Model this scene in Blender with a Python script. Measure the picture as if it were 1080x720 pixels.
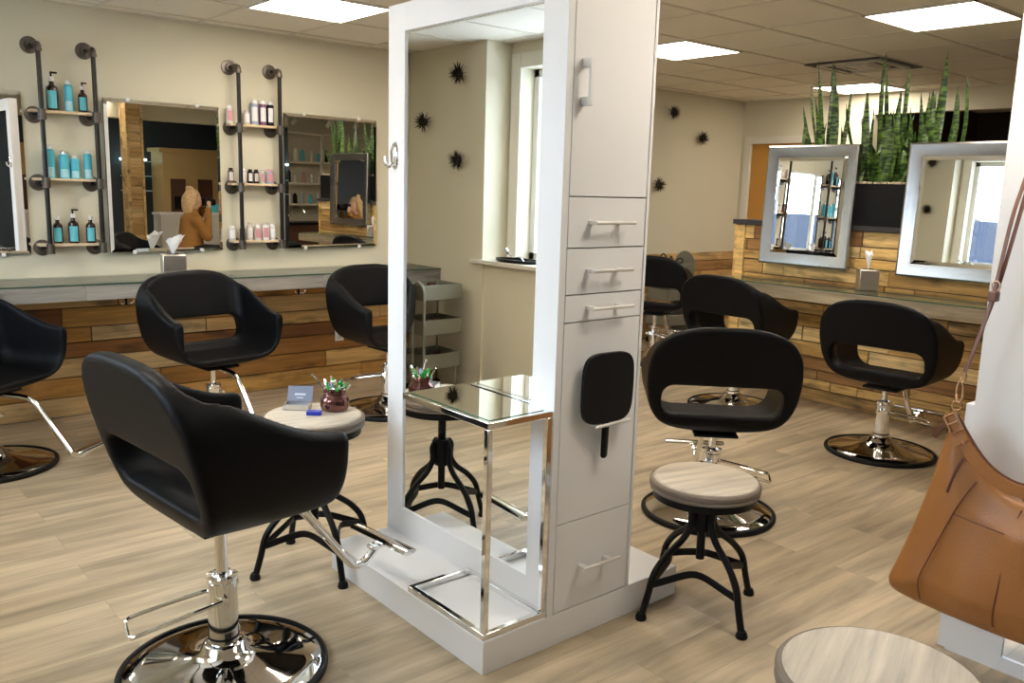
import bpy, bmesh, math, random
import numpy as np
from mathutils import Vector, Matrix

R = math.radians
rng = random.Random(7)
scene = bpy.context.scene
for o in list(bpy.data.objects):
    bpy.data.objects.remove(o)
col = scene.collection

# ------------------------------------------------------------------ camera
cam_data = bpy.data.cameras.new('camera')
cam_data.sensor_width = 36.0
cam_data.lens = 909.22 / 1080 * 36.0
cam_data.clip_end = 200
cam = bpy.data.objects.new('camera', cam_data)
col.objects.link(cam)
YAW, PITCH, ROLL = 0.7029, 0.1756, -0.0285
fwd = Vector((math.sin(YAW) * math.cos(PITCH), math.cos(YAW) * math.cos(PITCH), -math.sin(PITCH)))
rt = Vector((math.cos(YAW), -math.sin(YAW), 0))
up = rt.cross(fwd)
rt2 = rt * math.cos(ROLL) - up * math.sin(ROLL)
up2 = up * math.cos(ROLL) + rt * math.sin(ROLL)
m = Matrix.Identity(4)
for i in range(3):
    m[i][0] = rt2[i]; m[i][1] = up2[i]; m[i][2] = -fwd[i]
m[0][3], m[1][3], m[2][3] = 0.0, -4.4067, 1.5
cam.matrix_world = m
scene.camera = cam

# ------------------------------------------------------------------ world, view
world = bpy.data.worlds.new('world')
scene.world = world
world.use_nodes = True
wn = world.node_tree.nodes
wn['Background'].inputs['Color'].default_value = (0.66, 0.82, 1.0, 1)
wn['Background'].inputs['Strength'].default_value = 10.5
scene.view_settings.view_transform = 'Standard'
scene.view_settings.look = 'None'
scene.view_settings.gamma = 1.0
scene.view_settings.use_curve_mapping = False
scene.view_settings.exposure = 0.36
LIGHT_STRENGTH = 16.0
LIGHT_COLOR = (1.0, 0.91, 0.78)

# ------------------------------------------------------------------ materials
MATS = {}
def new_mat(name):
    mt = bpy.data.materials.new(name); mt.use_nodes = True
    MATS[name] = mt
    return mt, mt.node_tree.nodes, mt.node_tree.links, mt.node_tree.nodes['Principled BSDF']

def plain(name, color, rough=0.5, metal=0.0, noise=0.0, nscale=20, bump=0.0, bscale=200, coat=0.0, spec=None):
    mt, n, l, b = new_mat(name)
    b.inputs['Base Color'].default_value = (*color, 1)
    b.inputs['Roughness'].default_value = rough
    b.inputs['Metallic'].default_value = metal
    if coat: b.inputs['Coat Weight'].default_value = coat
    if spec is not None: b.inputs['Specular IOR Level'].default_value = spec
    tc = n.new('ShaderNodeTexCoord')
    if noise:
        t = n.new('ShaderNodeTexNoise'); t.inputs['Scale'].default_value = nscale; t.inputs['Detail'].default_value = 4
        l.new(tc.outputs['Object'], t.inputs['Vector'])
        mx = n.new('ShaderNodeMix'); mx.data_type = 'RGBA'
        mx.inputs['A'].default_value = (*[c * (1 - noise) for c in color], 1)
        mx.inputs['B'].default_value = (*[min(1, c * (1 + noise)) for c in color], 1)
        l.new(t.outputs['Fac'], mx.inputs['Factor']); l.new(mx.outputs['Result'], b.inputs['Base Color'])
    if bump:
        t = n.new('ShaderNodeTexNoise'); t.inputs['Scale'].default_value = bscale
        l.new(tc.outputs['Object'], t.inputs['Vector'])
        bp = n.new('ShaderNodeBump'); bp.inputs['Strength'].default_value = bump; bp.inputs['Distance'].default_value = 0.002
        l.new(t.outputs['Fac'], bp.inputs['Height']); l.new(bp.outputs['Normal'], b.inputs['Normal'])
    return mt

def emit(name, color, strength):
    mt, n, l, b = new_mat(name)
    b.inputs['Base Color'].default_value = (0.8, 0.8, 0.8, 1)
    b.inputs['Emission Color'].default_value = (*color, 1)
    b.inputs['Emission Strength'].default_value = strength
    return mt

def plank_mat(name, stops, knots=0.5, rough=0.6, axis=0, grain=1.0):
    """wood boards: 'tone' attribute picks each board's own colour, stretched noise draws the grain"""
    mt, n, l, b = new_mat(name)
    at = n.new('ShaderNodeAttribute'); at.attribute_name = 'tone'
    cr = n.new('ShaderNodeValToRGB')
    while len(cr.color_ramp.elements) < len(stops): cr.color_ramp.elements.new(0.5)
    for e, (p, c) in zip(cr.color_ramp.elements, stops): e.position = p; e.color = (*c, 1)
    l.new(at.outputs['Fac'], cr.inputs['Fac'])
    tc = n.new('ShaderNodeTexCoord'); mp = n.new('ShaderNodeMapping')
    sc = [34, 34, 34]; sc[axis] = 2.2
    mp.inputs['Scale'].default_value = sc
    add = n.new('ShaderNodeVectorMath'); add.operation = 'ADD'
    mul = n.new('ShaderNodeVectorMath'); mul.operation = 'SCALE'; mul.inputs['Scale'].default_value = 37
    l.new(at.outputs['Color'], mul.inputs[0])
    l.new(tc.outputs['Object'], mp.inputs['Vector']); l.new(mp.outputs['Vector'], add.inputs[0]); l.new(mul.outputs['Vector'], add.inputs[1])
    t = n.new('ShaderNodeTexNoise'); t.inputs['Scale'].default_value = 1.0; t.inputs['Detail'].default_value = 6; t.inputs['Roughness'].default_value = 0.65
    l.new(add.outputs['Vector'], t.inputs['Vector'])
    mr = n.new('ShaderNodeMapRange'); mr.inputs['From Min'].default_value = 0.3; mr.inputs['From Max'].default_value = 0.7
    mr.inputs['To Min'].default_value = 1 - 0.42 * grain; mr.inputs['To Max'].default_value = 1 + 0.22 * grain
    l.new(t.outputs['Fac'], mr.inputs['Value'])
    # knots and stains
    mp2 = n.new('ShaderNodeMapping'); s2 = [9, 9, 9]; s2[axis] = 3.0; mp2.inputs['Scale'].default_value = s2
    l.new(tc.outputs['Object'], mp2.inputs['Vector'])
    add2 = n.new('ShaderNodeVectorMath'); add2.operation = 'ADD'
    l.new(mp2.outputs['Vector'], add2.inputs[0]); l.new(mul.outputs['Vector'], add2.inputs[1])
    t2 = n.new('ShaderNodeTexNoise'); t2.inputs['Scale'].default_value = 1.0; t2.inputs['Detail'].default_value = 3
    l.new(add2.outputs['Vector'], t2.inputs['Vector'])
    mr2 = n.new('ShaderNodeMapRange'); mr2.inputs['From Min'].default_value = 0.57; mr2.inputs['From Max'].default_value = 0.70
    mr2.inputs['To Min'].default_value = 1.0; mr2.inputs['To Max'].default_value = 1 - knots
    l.new(t2.outputs['Fac'], mr2.inputs['Value'])
    mm = n.new('ShaderNodeMath'); mm.operation = 'MULTIPLY'
    l.new(mr.outputs['Result'], mm.inputs[0]); l.new(mr2.outputs['Result'], mm.inputs[1])
    vm = n.new('ShaderNodeVectorMath'); vm.operation = 'SCALE'
    l.new(cr.outputs['Color'], vm.inputs[0]); l.new(mm.outputs['Value'], vm.inputs['Scale'])
    l.new(vm.outputs['Vector'], b.inputs['Base Color'])
    b.inputs['Roughness'].default_value = rough
    return mt

M = {}
M['wall'] = plain('cream_paint', (0.69, 0.635, 0.48), 0.75, noise=0.02, nscale=3, bump=0.15, bscale=300)
M['ceil'] = plain('ceiling_tile', (0.86, 0.80, 0.68), 0.9, noise=0.04, nscale=60, bump=0.3, bscale=250)
M['grid'] = plain('ceiling_grid_paint', (0.72, 0.66, 0.55), 0.6)
M['trimw'] = plain('trim_paint', (0.74, 0.70, 0.60), 0.5)
M['sash'] = plain('window_sash_paint', (0.75, 0.74, 0.70), 0.4)
M['white'] = plain('white_laminate', (0.80, 0.79, 0.785), 0.32)
M['seam'] = plain('shadow_gap', (0.32, 0.30, 0.27), 0.7)
M['chrome'] = plain('chrome', (0.86, 0.86, 0.86), 0.06, 1.0)
M['nickel'] = plain('brushed_nickel', (0.72, 0.70, 0.67), 0.3, 1.0)
M['satin'] = plain('satin_handle', (0.78, 0.76, 0.73), 0.38, 0.6)
M['vinyl'] = plain('black_vinyl', (0.0045, 0.0045, 0.005), 0.45, bump=0.25, bscale=500, spec=0.13)
M['piping'] = plain('black_piping', (0.02, 0.02, 0.022), 0.35)
M['rubber'] = plain('black_rubber', (0.005, 0.005, 0.005), 0.5, spec=0.2)
M['iron'] = plain('black_iron', (0.005, 0.005, 0.0055), 0.42, 0.0, noise=0.2, nscale=30, spec=0.2)
M['pipe'] = plain('dark_steel_pipe', (0.035, 0.03, 0.026), 0.30, 0.7, noise=0.25, nscale=25)
M['fitting'] = plain('cast_iron_fitting', (0.15, 0.125, 0.105), 0.38, 0.8, noise=0.3, nscale=40)
M['mirror'] = plain('mirror_glass', (0.93, 0.935, 0.92), 0.0, 1.0)
M['alu'] = plain('brushed_aluminium_frame', (0.40, 0.39, 0.37), 0.25, 0.97, noise=0.06, nscale=30)
M['shelfwood'] = plain('pale_birch', (0.72, 0.56, 0.36), 0.5, noise=0.08, nscale=8)
M['dark'] = plain('dark_cap', (0.04, 0.036, 0.036), 0.5, spec=0.3)
M['planter'] = plain('black_planter', (0.004, 0.004, 0.004), 0.6, noise=0.3, nscale=10, spec=0.2)
M['gravel'] = plain('beige_pebbles', (0.50, 0.40, 0.27), 0.8, noise=0.5, nscale=60)
M['door'] = plain('orange_oak_veneer', (0.56, 0.27, 0.05), 0.4, noise=0.12, nscale=4)
M['amber'] = plain('amber_glass', (0.022, 0.006, 0.004), 0.12, coat=0.3)
M['teal'] = plain('turquoise_plastic', (0.10, 0.52, 0.64), 0.3)
M['teallabel'] = plain('turquoise_label', (0.14, 0.56, 0.63), 0.45)
M['paleteal'] = plain('pale_turquoise_band', (0.45, 0.74, 0.80), 0.4)
M['whitep'] = plain('white_plastic', (0.80, 0.78, 0.76), 0.35)
M['clearish'] = plain('frosted_plastic', (0.66, 0.60, 0.56), 0.2, coat=0.4)
M['blackp'] = plain('black_plastic', (0.005, 0.005, 0.006), 0.4, spec=0.2)
M['purple'] = plain('purple_can', (0.16, 0.055, 0.13), 0.3)
M['pink'] = plain('pink_label', (0.66, 0.30, 0.32), 0.45)
M['maroon'] = plain('maroon_tube', (0.10, 0.03, 0.03), 0.35)
M['greyblue'] = plain('grey_blue_tube', (0.32, 0.36, 0.45), 0.4)
M['steel'] = plain('tissue_box_steel', (0.66, 0.60, 0.53), 0.28, 0.95, noise=0.06, nscale=15)
M['tissue'] = plain('tissue_paper', (0.86, 0.84, 0.82), 0.9)
M['bag'] = plain('tan_leather', (0.31, 0.122, 0.028), 0.42, noise=0.10, nscale=9, bump=0.35, bscale=160)
M['bagdark'] = plain('dark_leather_edge', (0.13, 0.04, 0.018), 0.45)
M['strap'] = plain('brown_strap_leather', (0.17, 0.075, 0.05), 0.4)
M['gold'] = plain('rose_gold_hardware', (0.85, 0.62, 0.45), 0.18, 1.0)
M['grey'] = plain('grey_trolley_plastic', (0.21, 0.20, 0.15), 0.45)
M['trolleyred'] = plain('trolley_clutter_cloth', (0.10, 0.035, 0.025), 0.7)
M['spike'] = plain('dark_bronze_spikes', (0.035, 0.022, 0.014), 0.45, 0.4)
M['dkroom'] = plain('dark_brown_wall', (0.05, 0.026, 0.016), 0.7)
M['navy'] = plain('dark_slate_paint', (0.035, 0.045, 0.05), 0.7)
M['copper'] = plain('copper_glass_jar', (0.15, 0.055, 0.045), 0.08, 0.8, coat=0.6)
M['greenp'] = plain('bright_green_plastic', (0.02, 0.42, 0.06), 0.35)
M['blue'] = plain('blue_card_box', (0.008, 0.03, 0.42), 0.35)
M['card'] = plain('slate_blue_card', (0.17, 0.19, 0.26), 0.5)
M['cardprint'] = plain('pale_card_print', (0.55, 0.57, 0.66), 0.5)
M['desk'] = plain('pale_desk_panel', (0.62, 0.60, 0.54), 0.6)
M['skin'] = plain('skin', (0.68, 0.40, 0.28), 0.5)
M['hair'] = plain('blonde_hair', (0.60, 0.40, 0.20), 0.6, noise=0.4, nscale=40, bump=0.6, bscale=120)
M['coat'] = plain('mustard_wool', (0.30, 0.135, 0.025), 0.85, noise=0.1, nscale=30)
M['jeans'] = plain('black_denim', (0.015, 0.016, 0.02), 0.8)
M['snow'] = plain('snow', (0.85, 0.87, 0.92), 0.8)
M['bark'] = plain('bare_branches', (0.16, 0.13, 0.12), 0.9)
M['block'] = None
M['brown'] = plain('brown_cabinet', (0.10, 0.04, 0.02), 0.5)
M['yellowlit'] = plain('honey_cabinet', (0.62, 0.42, 0.17), 0.5)
M['panel'] = emit('light_diffuser', LIGHT_COLOR, LIGHT_STRENGTH)
M['spot'] = emit('downlight_lens', (1, 0.9, 0.75), 14)
M['shelfglow'] = emit('shelf_light_strip', (0.55, 0.9, 1.0), 6)

mt, n, l, b = new_mat('clear_glass')
b.inputs['Base Color'].default_value = (0.95, 0.98, 0.97, 1); b.inputs['Roughness'].default_value = 0.0
b.inputs['Transmission Weight'].default_value = 1.0; b.inputs['IOR'].default_value = 1.45
M['glass'] = mt
mt, n, l, b = new_mat('window_pane')
tr = n.new('ShaderNodeBsdfTransparent'); gl = n.new('ShaderNodeBsdfGlossy'); gl.inputs['Roughness'].default_value = 0.0
mx = n.new('ShaderNodeMixShader'); mx.inputs['Fac'].default_value = 0.06
l.new(tr.outputs[0], mx.inputs[1]); l.new(gl.outputs[0], mx.inputs[2]); l.new(mx.outputs[0], n['Material Output'].inputs['Surface'])
M['pane'] = mt
# table glass: thin tinted sheet, strongly reflective at grazing angles
mt, n, l, b = new_mat('counter_glass')
tr = n.new('ShaderNodeBsdfTransparent'); tr.inputs['Color'].default_value = (0.90, 0.97, 0.94, 1)
gl = n.new('ShaderNodeBsdfGlossy'); gl.inputs['Roughness'].default_value = 0.0
fr = n.new('ShaderNodeFresnel'); fr.inputs['IOR'].default_value = 1.7
mx = n.new('ShaderNodeMixShader'); l.new(fr.outputs[0], mx.inputs['Fac'])
l.new(tr.outputs[0], mx.inputs[1]); l.new(gl.outputs[0], mx.inputs[2]); l.new(mx.outputs[0], n['Material Output'].inputs['Surface'])
M['counterglass'] = mt
M['glassedge'] = plain('green_glass_edge', (0.02, 0.10, 0.06), 0.1)

# chair base: dark polished chrome
M['basechrome'] = plain('dark_mirror_chrome', (0.58, 0.55, 0.52), 0.05, 1.0)

M['barnL'] = plank_mat('reclaimed_boards_amber', [(0, (0.15, 0.05, 0.014)), (0.15, (0.28, 0.11, 0.022)), (0.4, (0.50, 0.24, 0.05)), (0.75, (0.62, 0.35, 0.095)), (1, (0.66, 0.46, 0.22))], 0.6)
M['barnR'] = plank_mat('reclaimed_boards_honey', [(0, (0.32, 0.15, 0.045)), (0.2, (0.50, 0.28, 0.085)), (0.6, (0.76, 0.48, 0.15)), (1, (0.84, 0.62, 0.29))], 0.6, axis=1, grain=1.3)
M['counter'] = plank_mat('whitewashed_board', [(0, (0.26, 0.235, 0.20)), (1, (0.38, 0.35, 0.31))], 0.55, rough=0.5, grain=0.9)
M['counterR'] = plank_mat('whitewashed_board_honey', [(0, (0.35, 0.27, 0.17)), (1, (0.48, 0.39, 0.26))], 0.55, rough=0.5, axis=1, grain=0.9)
M['stoolwood'] = plank_mat('grey_oak_seat', [(0, (0.50, 0.43, 0.34)), (1, (0.62, 0.55, 0.45))], 0.15, rough=0.4, grain=0.8)
M['stoolside'] = plain('grey_oak_rim', (0.19, 0.15, 0.115), 0.4, noise=0.15, nscale=20)

# floor: pale oak vinyl planks running along x
mt, n, l, b = new_mat('oak_vinyl_planks')
tc = n.new('ShaderNodeTexCoord')
br = n.new('ShaderNodeTexBrick')
br.offset = 0.37; br.offset_frequency = 2
br.inputs['Scale'].default_value = 1.0
br.inputs['Brick Width'].default_value = 1.22; br.inputs['Row Height'].default_value = 0.182
br.inputs['Mortar Size'].default_value = 0.0012; br.inputs['Mortar Smooth'].default_value = 0.3
br.inputs['Color1'].default_value = (0, 0, 0, 1); br.inputs['Color2'].default_value = (1, 1, 1, 1)
br.inputs['Mortar'].default_value = (0.5, 0.5, 0.5, 1)
l.new(tc.outputs['Object'], br.inputs['Vector'])
cr = n.new('ShaderNodeValToRGB')
cr.color_ramp.elements[0].position = 0.0; cr.color_ramp.elements[0].color = (0.385, 0.300, 0.195, 1)
cr.color_ramp.elements[1].position = 1.0; cr.color_ramp.elements[1].color = (0.505, 0.40, 0.268, 1)
l.new(br.outputs['Color'], cr.inputs['Fac'])
mul = n.new('ShaderNodeVectorMath'); mul.operation = 'SCALE'; mul.inputs['Scale'].default_value = 23
l.new(br.outputs['Color'], mul.inputs[0])
mp = n.new('ShaderNodeMapping'); mp.inputs['Scale'].default_value = (1.3, 13, 1)
l.new(tc.outputs['Object'], mp.inputs['Vector'])
ad = n.new('ShaderNodeVectorMath'); ad.operation = 'ADD'
l.new(mp.outputs['Vector'], ad.inputs[0]); l.new(mul.outputs['Vector'], ad.inputs[1])
t = n.new('ShaderNodeTexNoise'); t.inputs['Scale'].default_value = 1.0; t.inputs['Detail'].default_value = 7; t.inputs['Roughness'].default_value = 0.6
t.inputs['Distortion'].default_value = 0.4
l.new(ad.outputs['Vector'], t.inputs['Vector'])
mr = n.new('ShaderNodeMapRange'); mr.inputs['From Min'].default_value = 0.32; mr.inputs['From Max'].default_value = 0.68
mr.inputs['To Min'].default_value = 0.60; mr.inputs['To Max'].default_value = 1.24
l.new(t.outputs['Fac'], mr.inputs['Value'])
mo = n.new('ShaderNodeMapRange'); mo.inputs['To Min'].default_value = 1.0; mo.inputs['To Max'].default_value = 0.78
l.new(br.outputs['Fac'], mo.inputs['Value'])
m2 = n.new('ShaderNodeMath'); m2.operation = 'MULTIPLY'; l.new(mr.outputs[0], m2.inputs[0]); l.new(mo.outputs[0], m2.inputs[1])
vm = n.new('ShaderNodeVectorMath'); vm.operation = 'SCALE'
l.new(cr.outputs['Color'], vm.inputs[0]); l.new(m2.outputs[0], vm.inputs['Scale']); l.new(vm.outputs['Vector'], b.inputs['Base Color'])
b.inputs['Roughness'].default_value = 0.42
M['floor'] = mt

# outdoor block wall
mt, n, l, b = new_mat('grey_block_wall')
tc = n.new('ShaderNodeTexCoord'); br = n.new('ShaderNodeTexBrick')
mp = n.new('ShaderNodeMapping'); mp.inputs['Rotation'].default_value = (R(90), 0, R(90))
l.new(tc.outputs['Object'], mp.inputs['Vector']); l.new(mp.outputs['Vector'], br.inputs['Vector'])
br.inputs['Scale'].default_value = 1.0; br.inputs['Brick Width'].default_value = 0.6; br.inputs['Row Height'].default_value = 0.3
br.inputs['Mortar Size'].default_value = 0.012
br.inputs['Color1'].default_value = (0.035, 0.045, 0.065, 1); br.inputs['Color2'].default_value = (0.065, 0.08, 0.11, 1); br.inputs['Mortar'].default_value = (0.02, 0.025, 0.04, 1)
l.new(br.outputs['Color'], b.inputs['Base Color']); b.inputs['Roughness'].default_value = 0.9
M['block'] = mt

# snake plant leaf: cross bands of pale and dark green
mt, n, l, b = new_mat('snake_plant_leaf')
tc = n.new('ShaderNodeTexCoord'); mp = n.new('ShaderNodeMapping'); mp.inputs['Scale'].default_value = (14, 14, 60)
l.new(tc.outputs['Object'], mp.inputs['Vector'])
t = n.new('ShaderNodeTexNoise'); t.inputs['Scale'].default_value = 1.0; t.inputs['Detail'].default_value = 3
l.new(mp.outputs['Vector'], t.inputs['Vector'])
cr = n.new('ShaderNodeValToRGB')
cr.color_ramp.elements[0].position = 0.42; cr.color_ramp.elements[0].color = (0.007, 0.026, 0.006, 1)
cr.color_ramp.elements[1].position = 0.62; cr.color_ramp.elements[1].color = (0.13, 0.23, 0.04, 1)
l.new(t.outputs['Fac'], cr.inputs['Fac']); l.new(cr.outputs['Color'], b.inputs['Base Color'])
b.inputs['Roughness'].default_value = 0.38
M['leaf'] = mt

# ------------------------------------------------------------------ mesh helpers
class MB:
    def __init__(s): s.v = []; s.f = []; s.tone = []
    def add(s, vs, fs, tone=0.5):
        o = len(s.v); s.v += [tuple(p) for p in vs]; s.f += [tuple(i + o for i in f) for f in fs]
        s.tone += [tone] * len(fs)
        return s
    def box(s, lo, hi, tone=0.5, M4=None):
        x0, y0, z0 = lo; x1, y1, z1 = hi
        vs = [(x0, y0, z0), (x1, y0, z0), (x1, y1, z0), (x0, y1, z0), (x0, y0, z1), (x1, y0, z1), (x1, y1, z1), (x0, y1, z1)]
        if M4 is not None: vs = [tuple(M4 @ Vector(p)) for p in vs]
        return s.add(vs, [(0, 3, 2, 1), (4, 5, 6, 7), (0, 1, 5, 4), (1, 2, 6, 5), (2, 3, 7, 6), (3, 0, 4, 7)], tone)
    def cyl(s, p0, p1, r, seg=16, r2=None):
        return s.tube([p0, p1], r, seg, radii=None if r2 is None else [r, r2])
    def tube(s, path, r, seg=10, closed=False, radii=None, flat=None):
        P = [Vector(p) for p in path]; n = len(P)
        rad = radii or [r] * n
        T = []
        for i in range(n):
            a = P[(i - 1) % n] if (closed or i > 0) else P[i]
            b_ = P[(i + 1) % n] if (closed or i < n - 1) else P[i]
            d = (b_ - a)
            T.append(d.normalized() if d.length > 1e-9 else Vector((0, 0, 1)))
        ref = Vector((0, 0, 1)) if abs(T[0].z) < 0.9 else Vector((1, 0, 0))
        N = (ref - T[0] * ref.dot(T[0])).normalized()
        vs = []
        for i in range(n):
            N = (N - T[i] * N.dot(T[i]))
            if N.length < 1e-6: N = T[i].orthogonal()
            N.normalize(); B = T[i].cross(N)
            for k in range(seg):
                a = 2 * math.pi * (k + .5) / seg
                if flat: off = N * (math.cos(a) * rad[i] * flat[0]) + B * (math.sin(a) * rad[i] * flat[1])
                else: off = N * (math.cos(a) * rad[i]) + B * (math.sin(a) * rad[i])
                vs.append(P[i] + off)
        fs = []
        for i in range(n if closed else n - 1):
            j = (i + 1) % n
            for k in range(seg):
                k2 = (k + 1) % seg
                fs.append((i * seg + k, i * seg + k2, j * seg + k2, j * seg + k))
        if not closed:
            fs.append(tuple(range(seg - 1, -1, -1))); fs.append(tuple((n - 1) * seg + k for k in range(seg)))
        return s.add(vs, fs)
    def lathe(s, prof, c=(0, 0, 0), seg=32, M4=None):
        vs = []; fs = []
        n = len(prof)
        for (r, z) in prof:
            for k in range(seg):
                a = 2 * math.pi * k / seg
                vs.append(Vector((c[0] + r * math.cos(a), c[1] + r * math.sin(a), c[2] + z)))
        if M4 is not None: vs = [M4 @ p for p in vs]
        for i in range(n - 1):
            for k in range(seg):
                k2 = (k + 1) % seg
                fs.append((i * seg + k, i * seg + k2, (i + 1) * seg + k2, (i + 1) * seg + k))
        if prof[0][0] > 1e-6: fs.append(tuple(range(seg - 1, -1, -1)))
        if prof[-1][0] > 1e-6: fs.append(tuple((n - 1) * seg + k for k in range(seg)))
        return s.add(vs, fs)
    def prism(s, poly, a0, a1, axis=2):
        """polygon in the two other axes, extruded along axis"""
        n = len(poly); vs = []
        for a in (a0, a1):
            for (p, q) in poly:
                v = [p, q]; v.insert(axis, a); vs.append(tuple(v))
        fs = [tuple(range(n - 1, -1, -1)), tuple(range(n, 2 * n))] + [(i, (i + 1) % n, n + (i + 1) % n, n + i) for i in range(n)]
        return s.add(vs, fs)
    def build(s, name, mat, parent=None, bevel=0, smooth=30, bseg=2):
        me = bpy.data.meshes.new(name)
        me.from_pydata(s.v, [], s.f)
        bm = bmesh.new(); bm.from_mesh(me); bmesh.ops.recalc_face_normals(bm, faces=bm.faces); bm.to_mesh(me); bm.free()
        at = me.attributes.new('tone', 'FLOAT', 'FACE'); at.data.foreach_set('value', s.tone)
        return link(name, me, mat, parent, bevel, smooth, bseg)

def link(name, me, mat, parent=None, bevel=0, smooth=30, bseg=2):
    if isinstance(mat, str): mat = M[mat]
    me.materials.append(mat)
    if smooth:
        me.polygons.foreach_set('use_smooth', [True] * len(me.polygons))
        me.set_sharp_from_angle(angle=R(smooth))
    o = bpy.data.objects.new(name, me); col.objects.link(o)
    if parent: o.parent = parent
    if bevel:
        md = o.modifiers.new('bevel', 'BEVEL'); md.width = bevel; md.segments = bseg; md.limit_method = 'ANGLE'; md.angle_limit = R(40)
        md.harden_normals = False
    return o

def tag(o, label, cat, group=None, kind=None):
    if label: o['label'] = label
    if cat: o['category'] = cat
    if group: o['group'] = group
    if kind: o['kind'] = kind
    return o
def struct(o, label=None): o['kind'] = 'structure'; return o
def thing(name, label, cat, loc=(0, 0, 0), rz=0, group=None):
    o = bpy.data.objects.new(name, None); col.objects.link(o)
    o.location = loc; o.rotation_euler = (0, 0, R(rz)); o.empty_display_size = 0.1
    return tag(o, label, cat, group)
def kids(o): return [c for c in col.objects if c.parent == o]
def dup(root, loc, rz, label, group=None, cat=None):
    def cp(o, par):
        c = o.copy(); col.objects.link(c); c.parent = par
        for g in kids(o): cp(g, c)
        return c
    r = cp(root, None); r.location = loc; r.rotation_euler = (0, 0, R(rz)); r['label'] = label
    if group: r['group'] = group
    if cat: r['category'] = cat
    return r
def catmull(pts, n=6, closed=False):
    P = [Vector(p) for p in pts]; out = []; N = len(P)
    for i in range(N if closed else N - 1):
        if closed: a, b_, c, d = P[(i - 1) % N], P[i], P[(i + 1) % N], P[(i + 2) % N]
        else: a, b_, c, d = P[max(i - 1, 0)], P[i], P[i + 1], P[min(i + 2, N - 1)]
        for k in range(n):
            t_ = k / n
            out.append(0.5 * ((2 * b_) + (c - a) * t_ + (2 * a - 5 * b_ + 4 * c - d) * t_ ** 2 + (3 * b_ - a - 3 * c + d) * t_ ** 3))
    if not closed: out.append(P[-1])
    return out

# signed-distance modelling: naive surface nets
def sdf_mesh(name, fn, lo, hi, h, mat, parent=None, smooth=180, relax=2):
    lo = np.array(lo, float); n_ = np.ceil((np.array(hi) - lo) / h).astype(int) + 1
    ax = [lo[i] + h * np.arange(n_[i]) for i in range(3)]
    X, Y, Z = np.meshgrid(*ax, indexing='ij')
    D = fn(X, Y, Z).astype(np.float64)
    S = D < 0
    nx, ny, nz = D.shape
    cnt = np.zeros((nx - 1, ny - 1, nz - 1)); acc = np.zeros((nx - 1, ny - 1, nz - 1, 3))
    for axis in range(3):
        a = [slice(None)] * 3; b_ = [slice(None)] * 3
        a[axis] = slice(0, -1); b_[axis] = slice(1, None)
        d0, d1 = D[tuple(a)], D[tuple(b_)]
        cr_ = (d0 < 0) != (d1 < 0)
        t_ = np.where(cr_, d0 / np.where(cr_, d0 - d1, 1), 0)
        o1, o2 = [i for i in range(3) if i != axis]
        idx = np.argwhere(cr_)
        tt = t_[cr_]
        pos = idx.astype(float); pos[:, axis] += tt
        for s1 in (0, -1):
            for s2 in (0, -1):
                ci = idx.copy(); ci[:, o1] += s1; ci[:, o2] += s2
                ok = (ci >= 0).all(1) & (ci < np.array(cnt.shape)).all(1)
                c_ = ci[ok]
                np.add.at(cnt, tuple(c_.T), 1); np.add.at(acc, tuple(c_.T), pos[ok])
    act = cnt > 0
    vid = -np.ones(cnt.shape, int); vid[act] = np.arange(act.sum())
    V = acc[act] / cnt[act][:, None] * h + lo
    F = []
    for axis in range(3):
        a = [slice(None)] * 3; b_ = [slice(None)] * 3
        a[axis] = slice(0, -1); b_[axis] = slice(1, None)
        s0, s1_ = S[tuple(a)], S[tuple(b_)]
        idx = np.argwhere(s0 != s1_)
        o1, o2 = [(1, 2), (2, 0), (0, 1)][axis]
        ok = (idx[:, o1] > 0) & (idx[:, o2] > 0) & (idx[:, o1] < cnt.shape[o1]) & (idx[:, o2] < cnt.shape[o2])
        idx = idx[ok]
        def at(d1, d2):
            c_ = idx.copy(); c_[:, o1] += d1; c_[:, o2] += d2
            return vid[tuple(c_.T)]
        q = np.stack([at(-1, -1), at(0, -1), at(0, 0), at(-1, 0)], 1)
        flip = ~s0[tuple(idx.T)]
        q[flip] = q[flip][:, ::-1]
        F.append(q)
    F = np.concatenate(F)
    F = F[(F >= 0).all(1)]
    for _ in range(relax):                                  # light smoothing
        A = np.zeros_like(V); C_ = np.zeros(len(V))
        for i in range(4):
            j = (i + 1) % 4
            np.add.at(A, F[:, i], V[F[:, j]]); np.add.at(C_, F[:, i], 1)
            np.add.at(A, F[:, j], V[F[:, i]]); np.add.at(C_, F[:, j], 1)
        V = V * 0.45 + 0.55 * A / np.maximum(C_, 1)[:, None]
    me = bpy.data.meshes.new(name)
    me.from_pydata(V.tolist(), [], F.tolist())
    return link(name, me, mat, parent, 0, smooth)
def smax(a, b_, k): h_ = np.clip(0.5 - 0.5 * (b_ - a) / k, 0, 1); return b_ * (1 - h_) + a * h_ + k * h_ * (1 - h_)
def smin(a, b_, k): return -smax(-a, -b_, k)
def rbox2(a, b_, ha, hb, r):
    qa = np.abs(a) - ha + r; qb = np.abs(b_) - hb + r
    return np.sqrt(np.maximum(qa, 0) ** 2 + np.maximum(qb, 0) ** 2) + np.minimum(np.maximum(qa, qb), 0) - r
def capsule(X, Y, Z, a, b_, r0, r1=None):
    r1 = r0 if r1 is None else r1
    a = np.array(a, float); b_ = np.array(b_, float); d = b_ - a
    t_ = np.clip(((X - a[0]) * d[0] + (Y - a[1]) * d[1] + (Z - a[2]) * d[2]) / (d @ d), 0, 1)
    return np.sqrt((X - a[0] - t_ * d[0]) ** 2 + (Y - a[1] - t_ * d[1]) ** 2 + (Z - a[2] - t_ * d[2]) ** 2) - (r0 + (r1 - r0) * t_)
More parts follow.
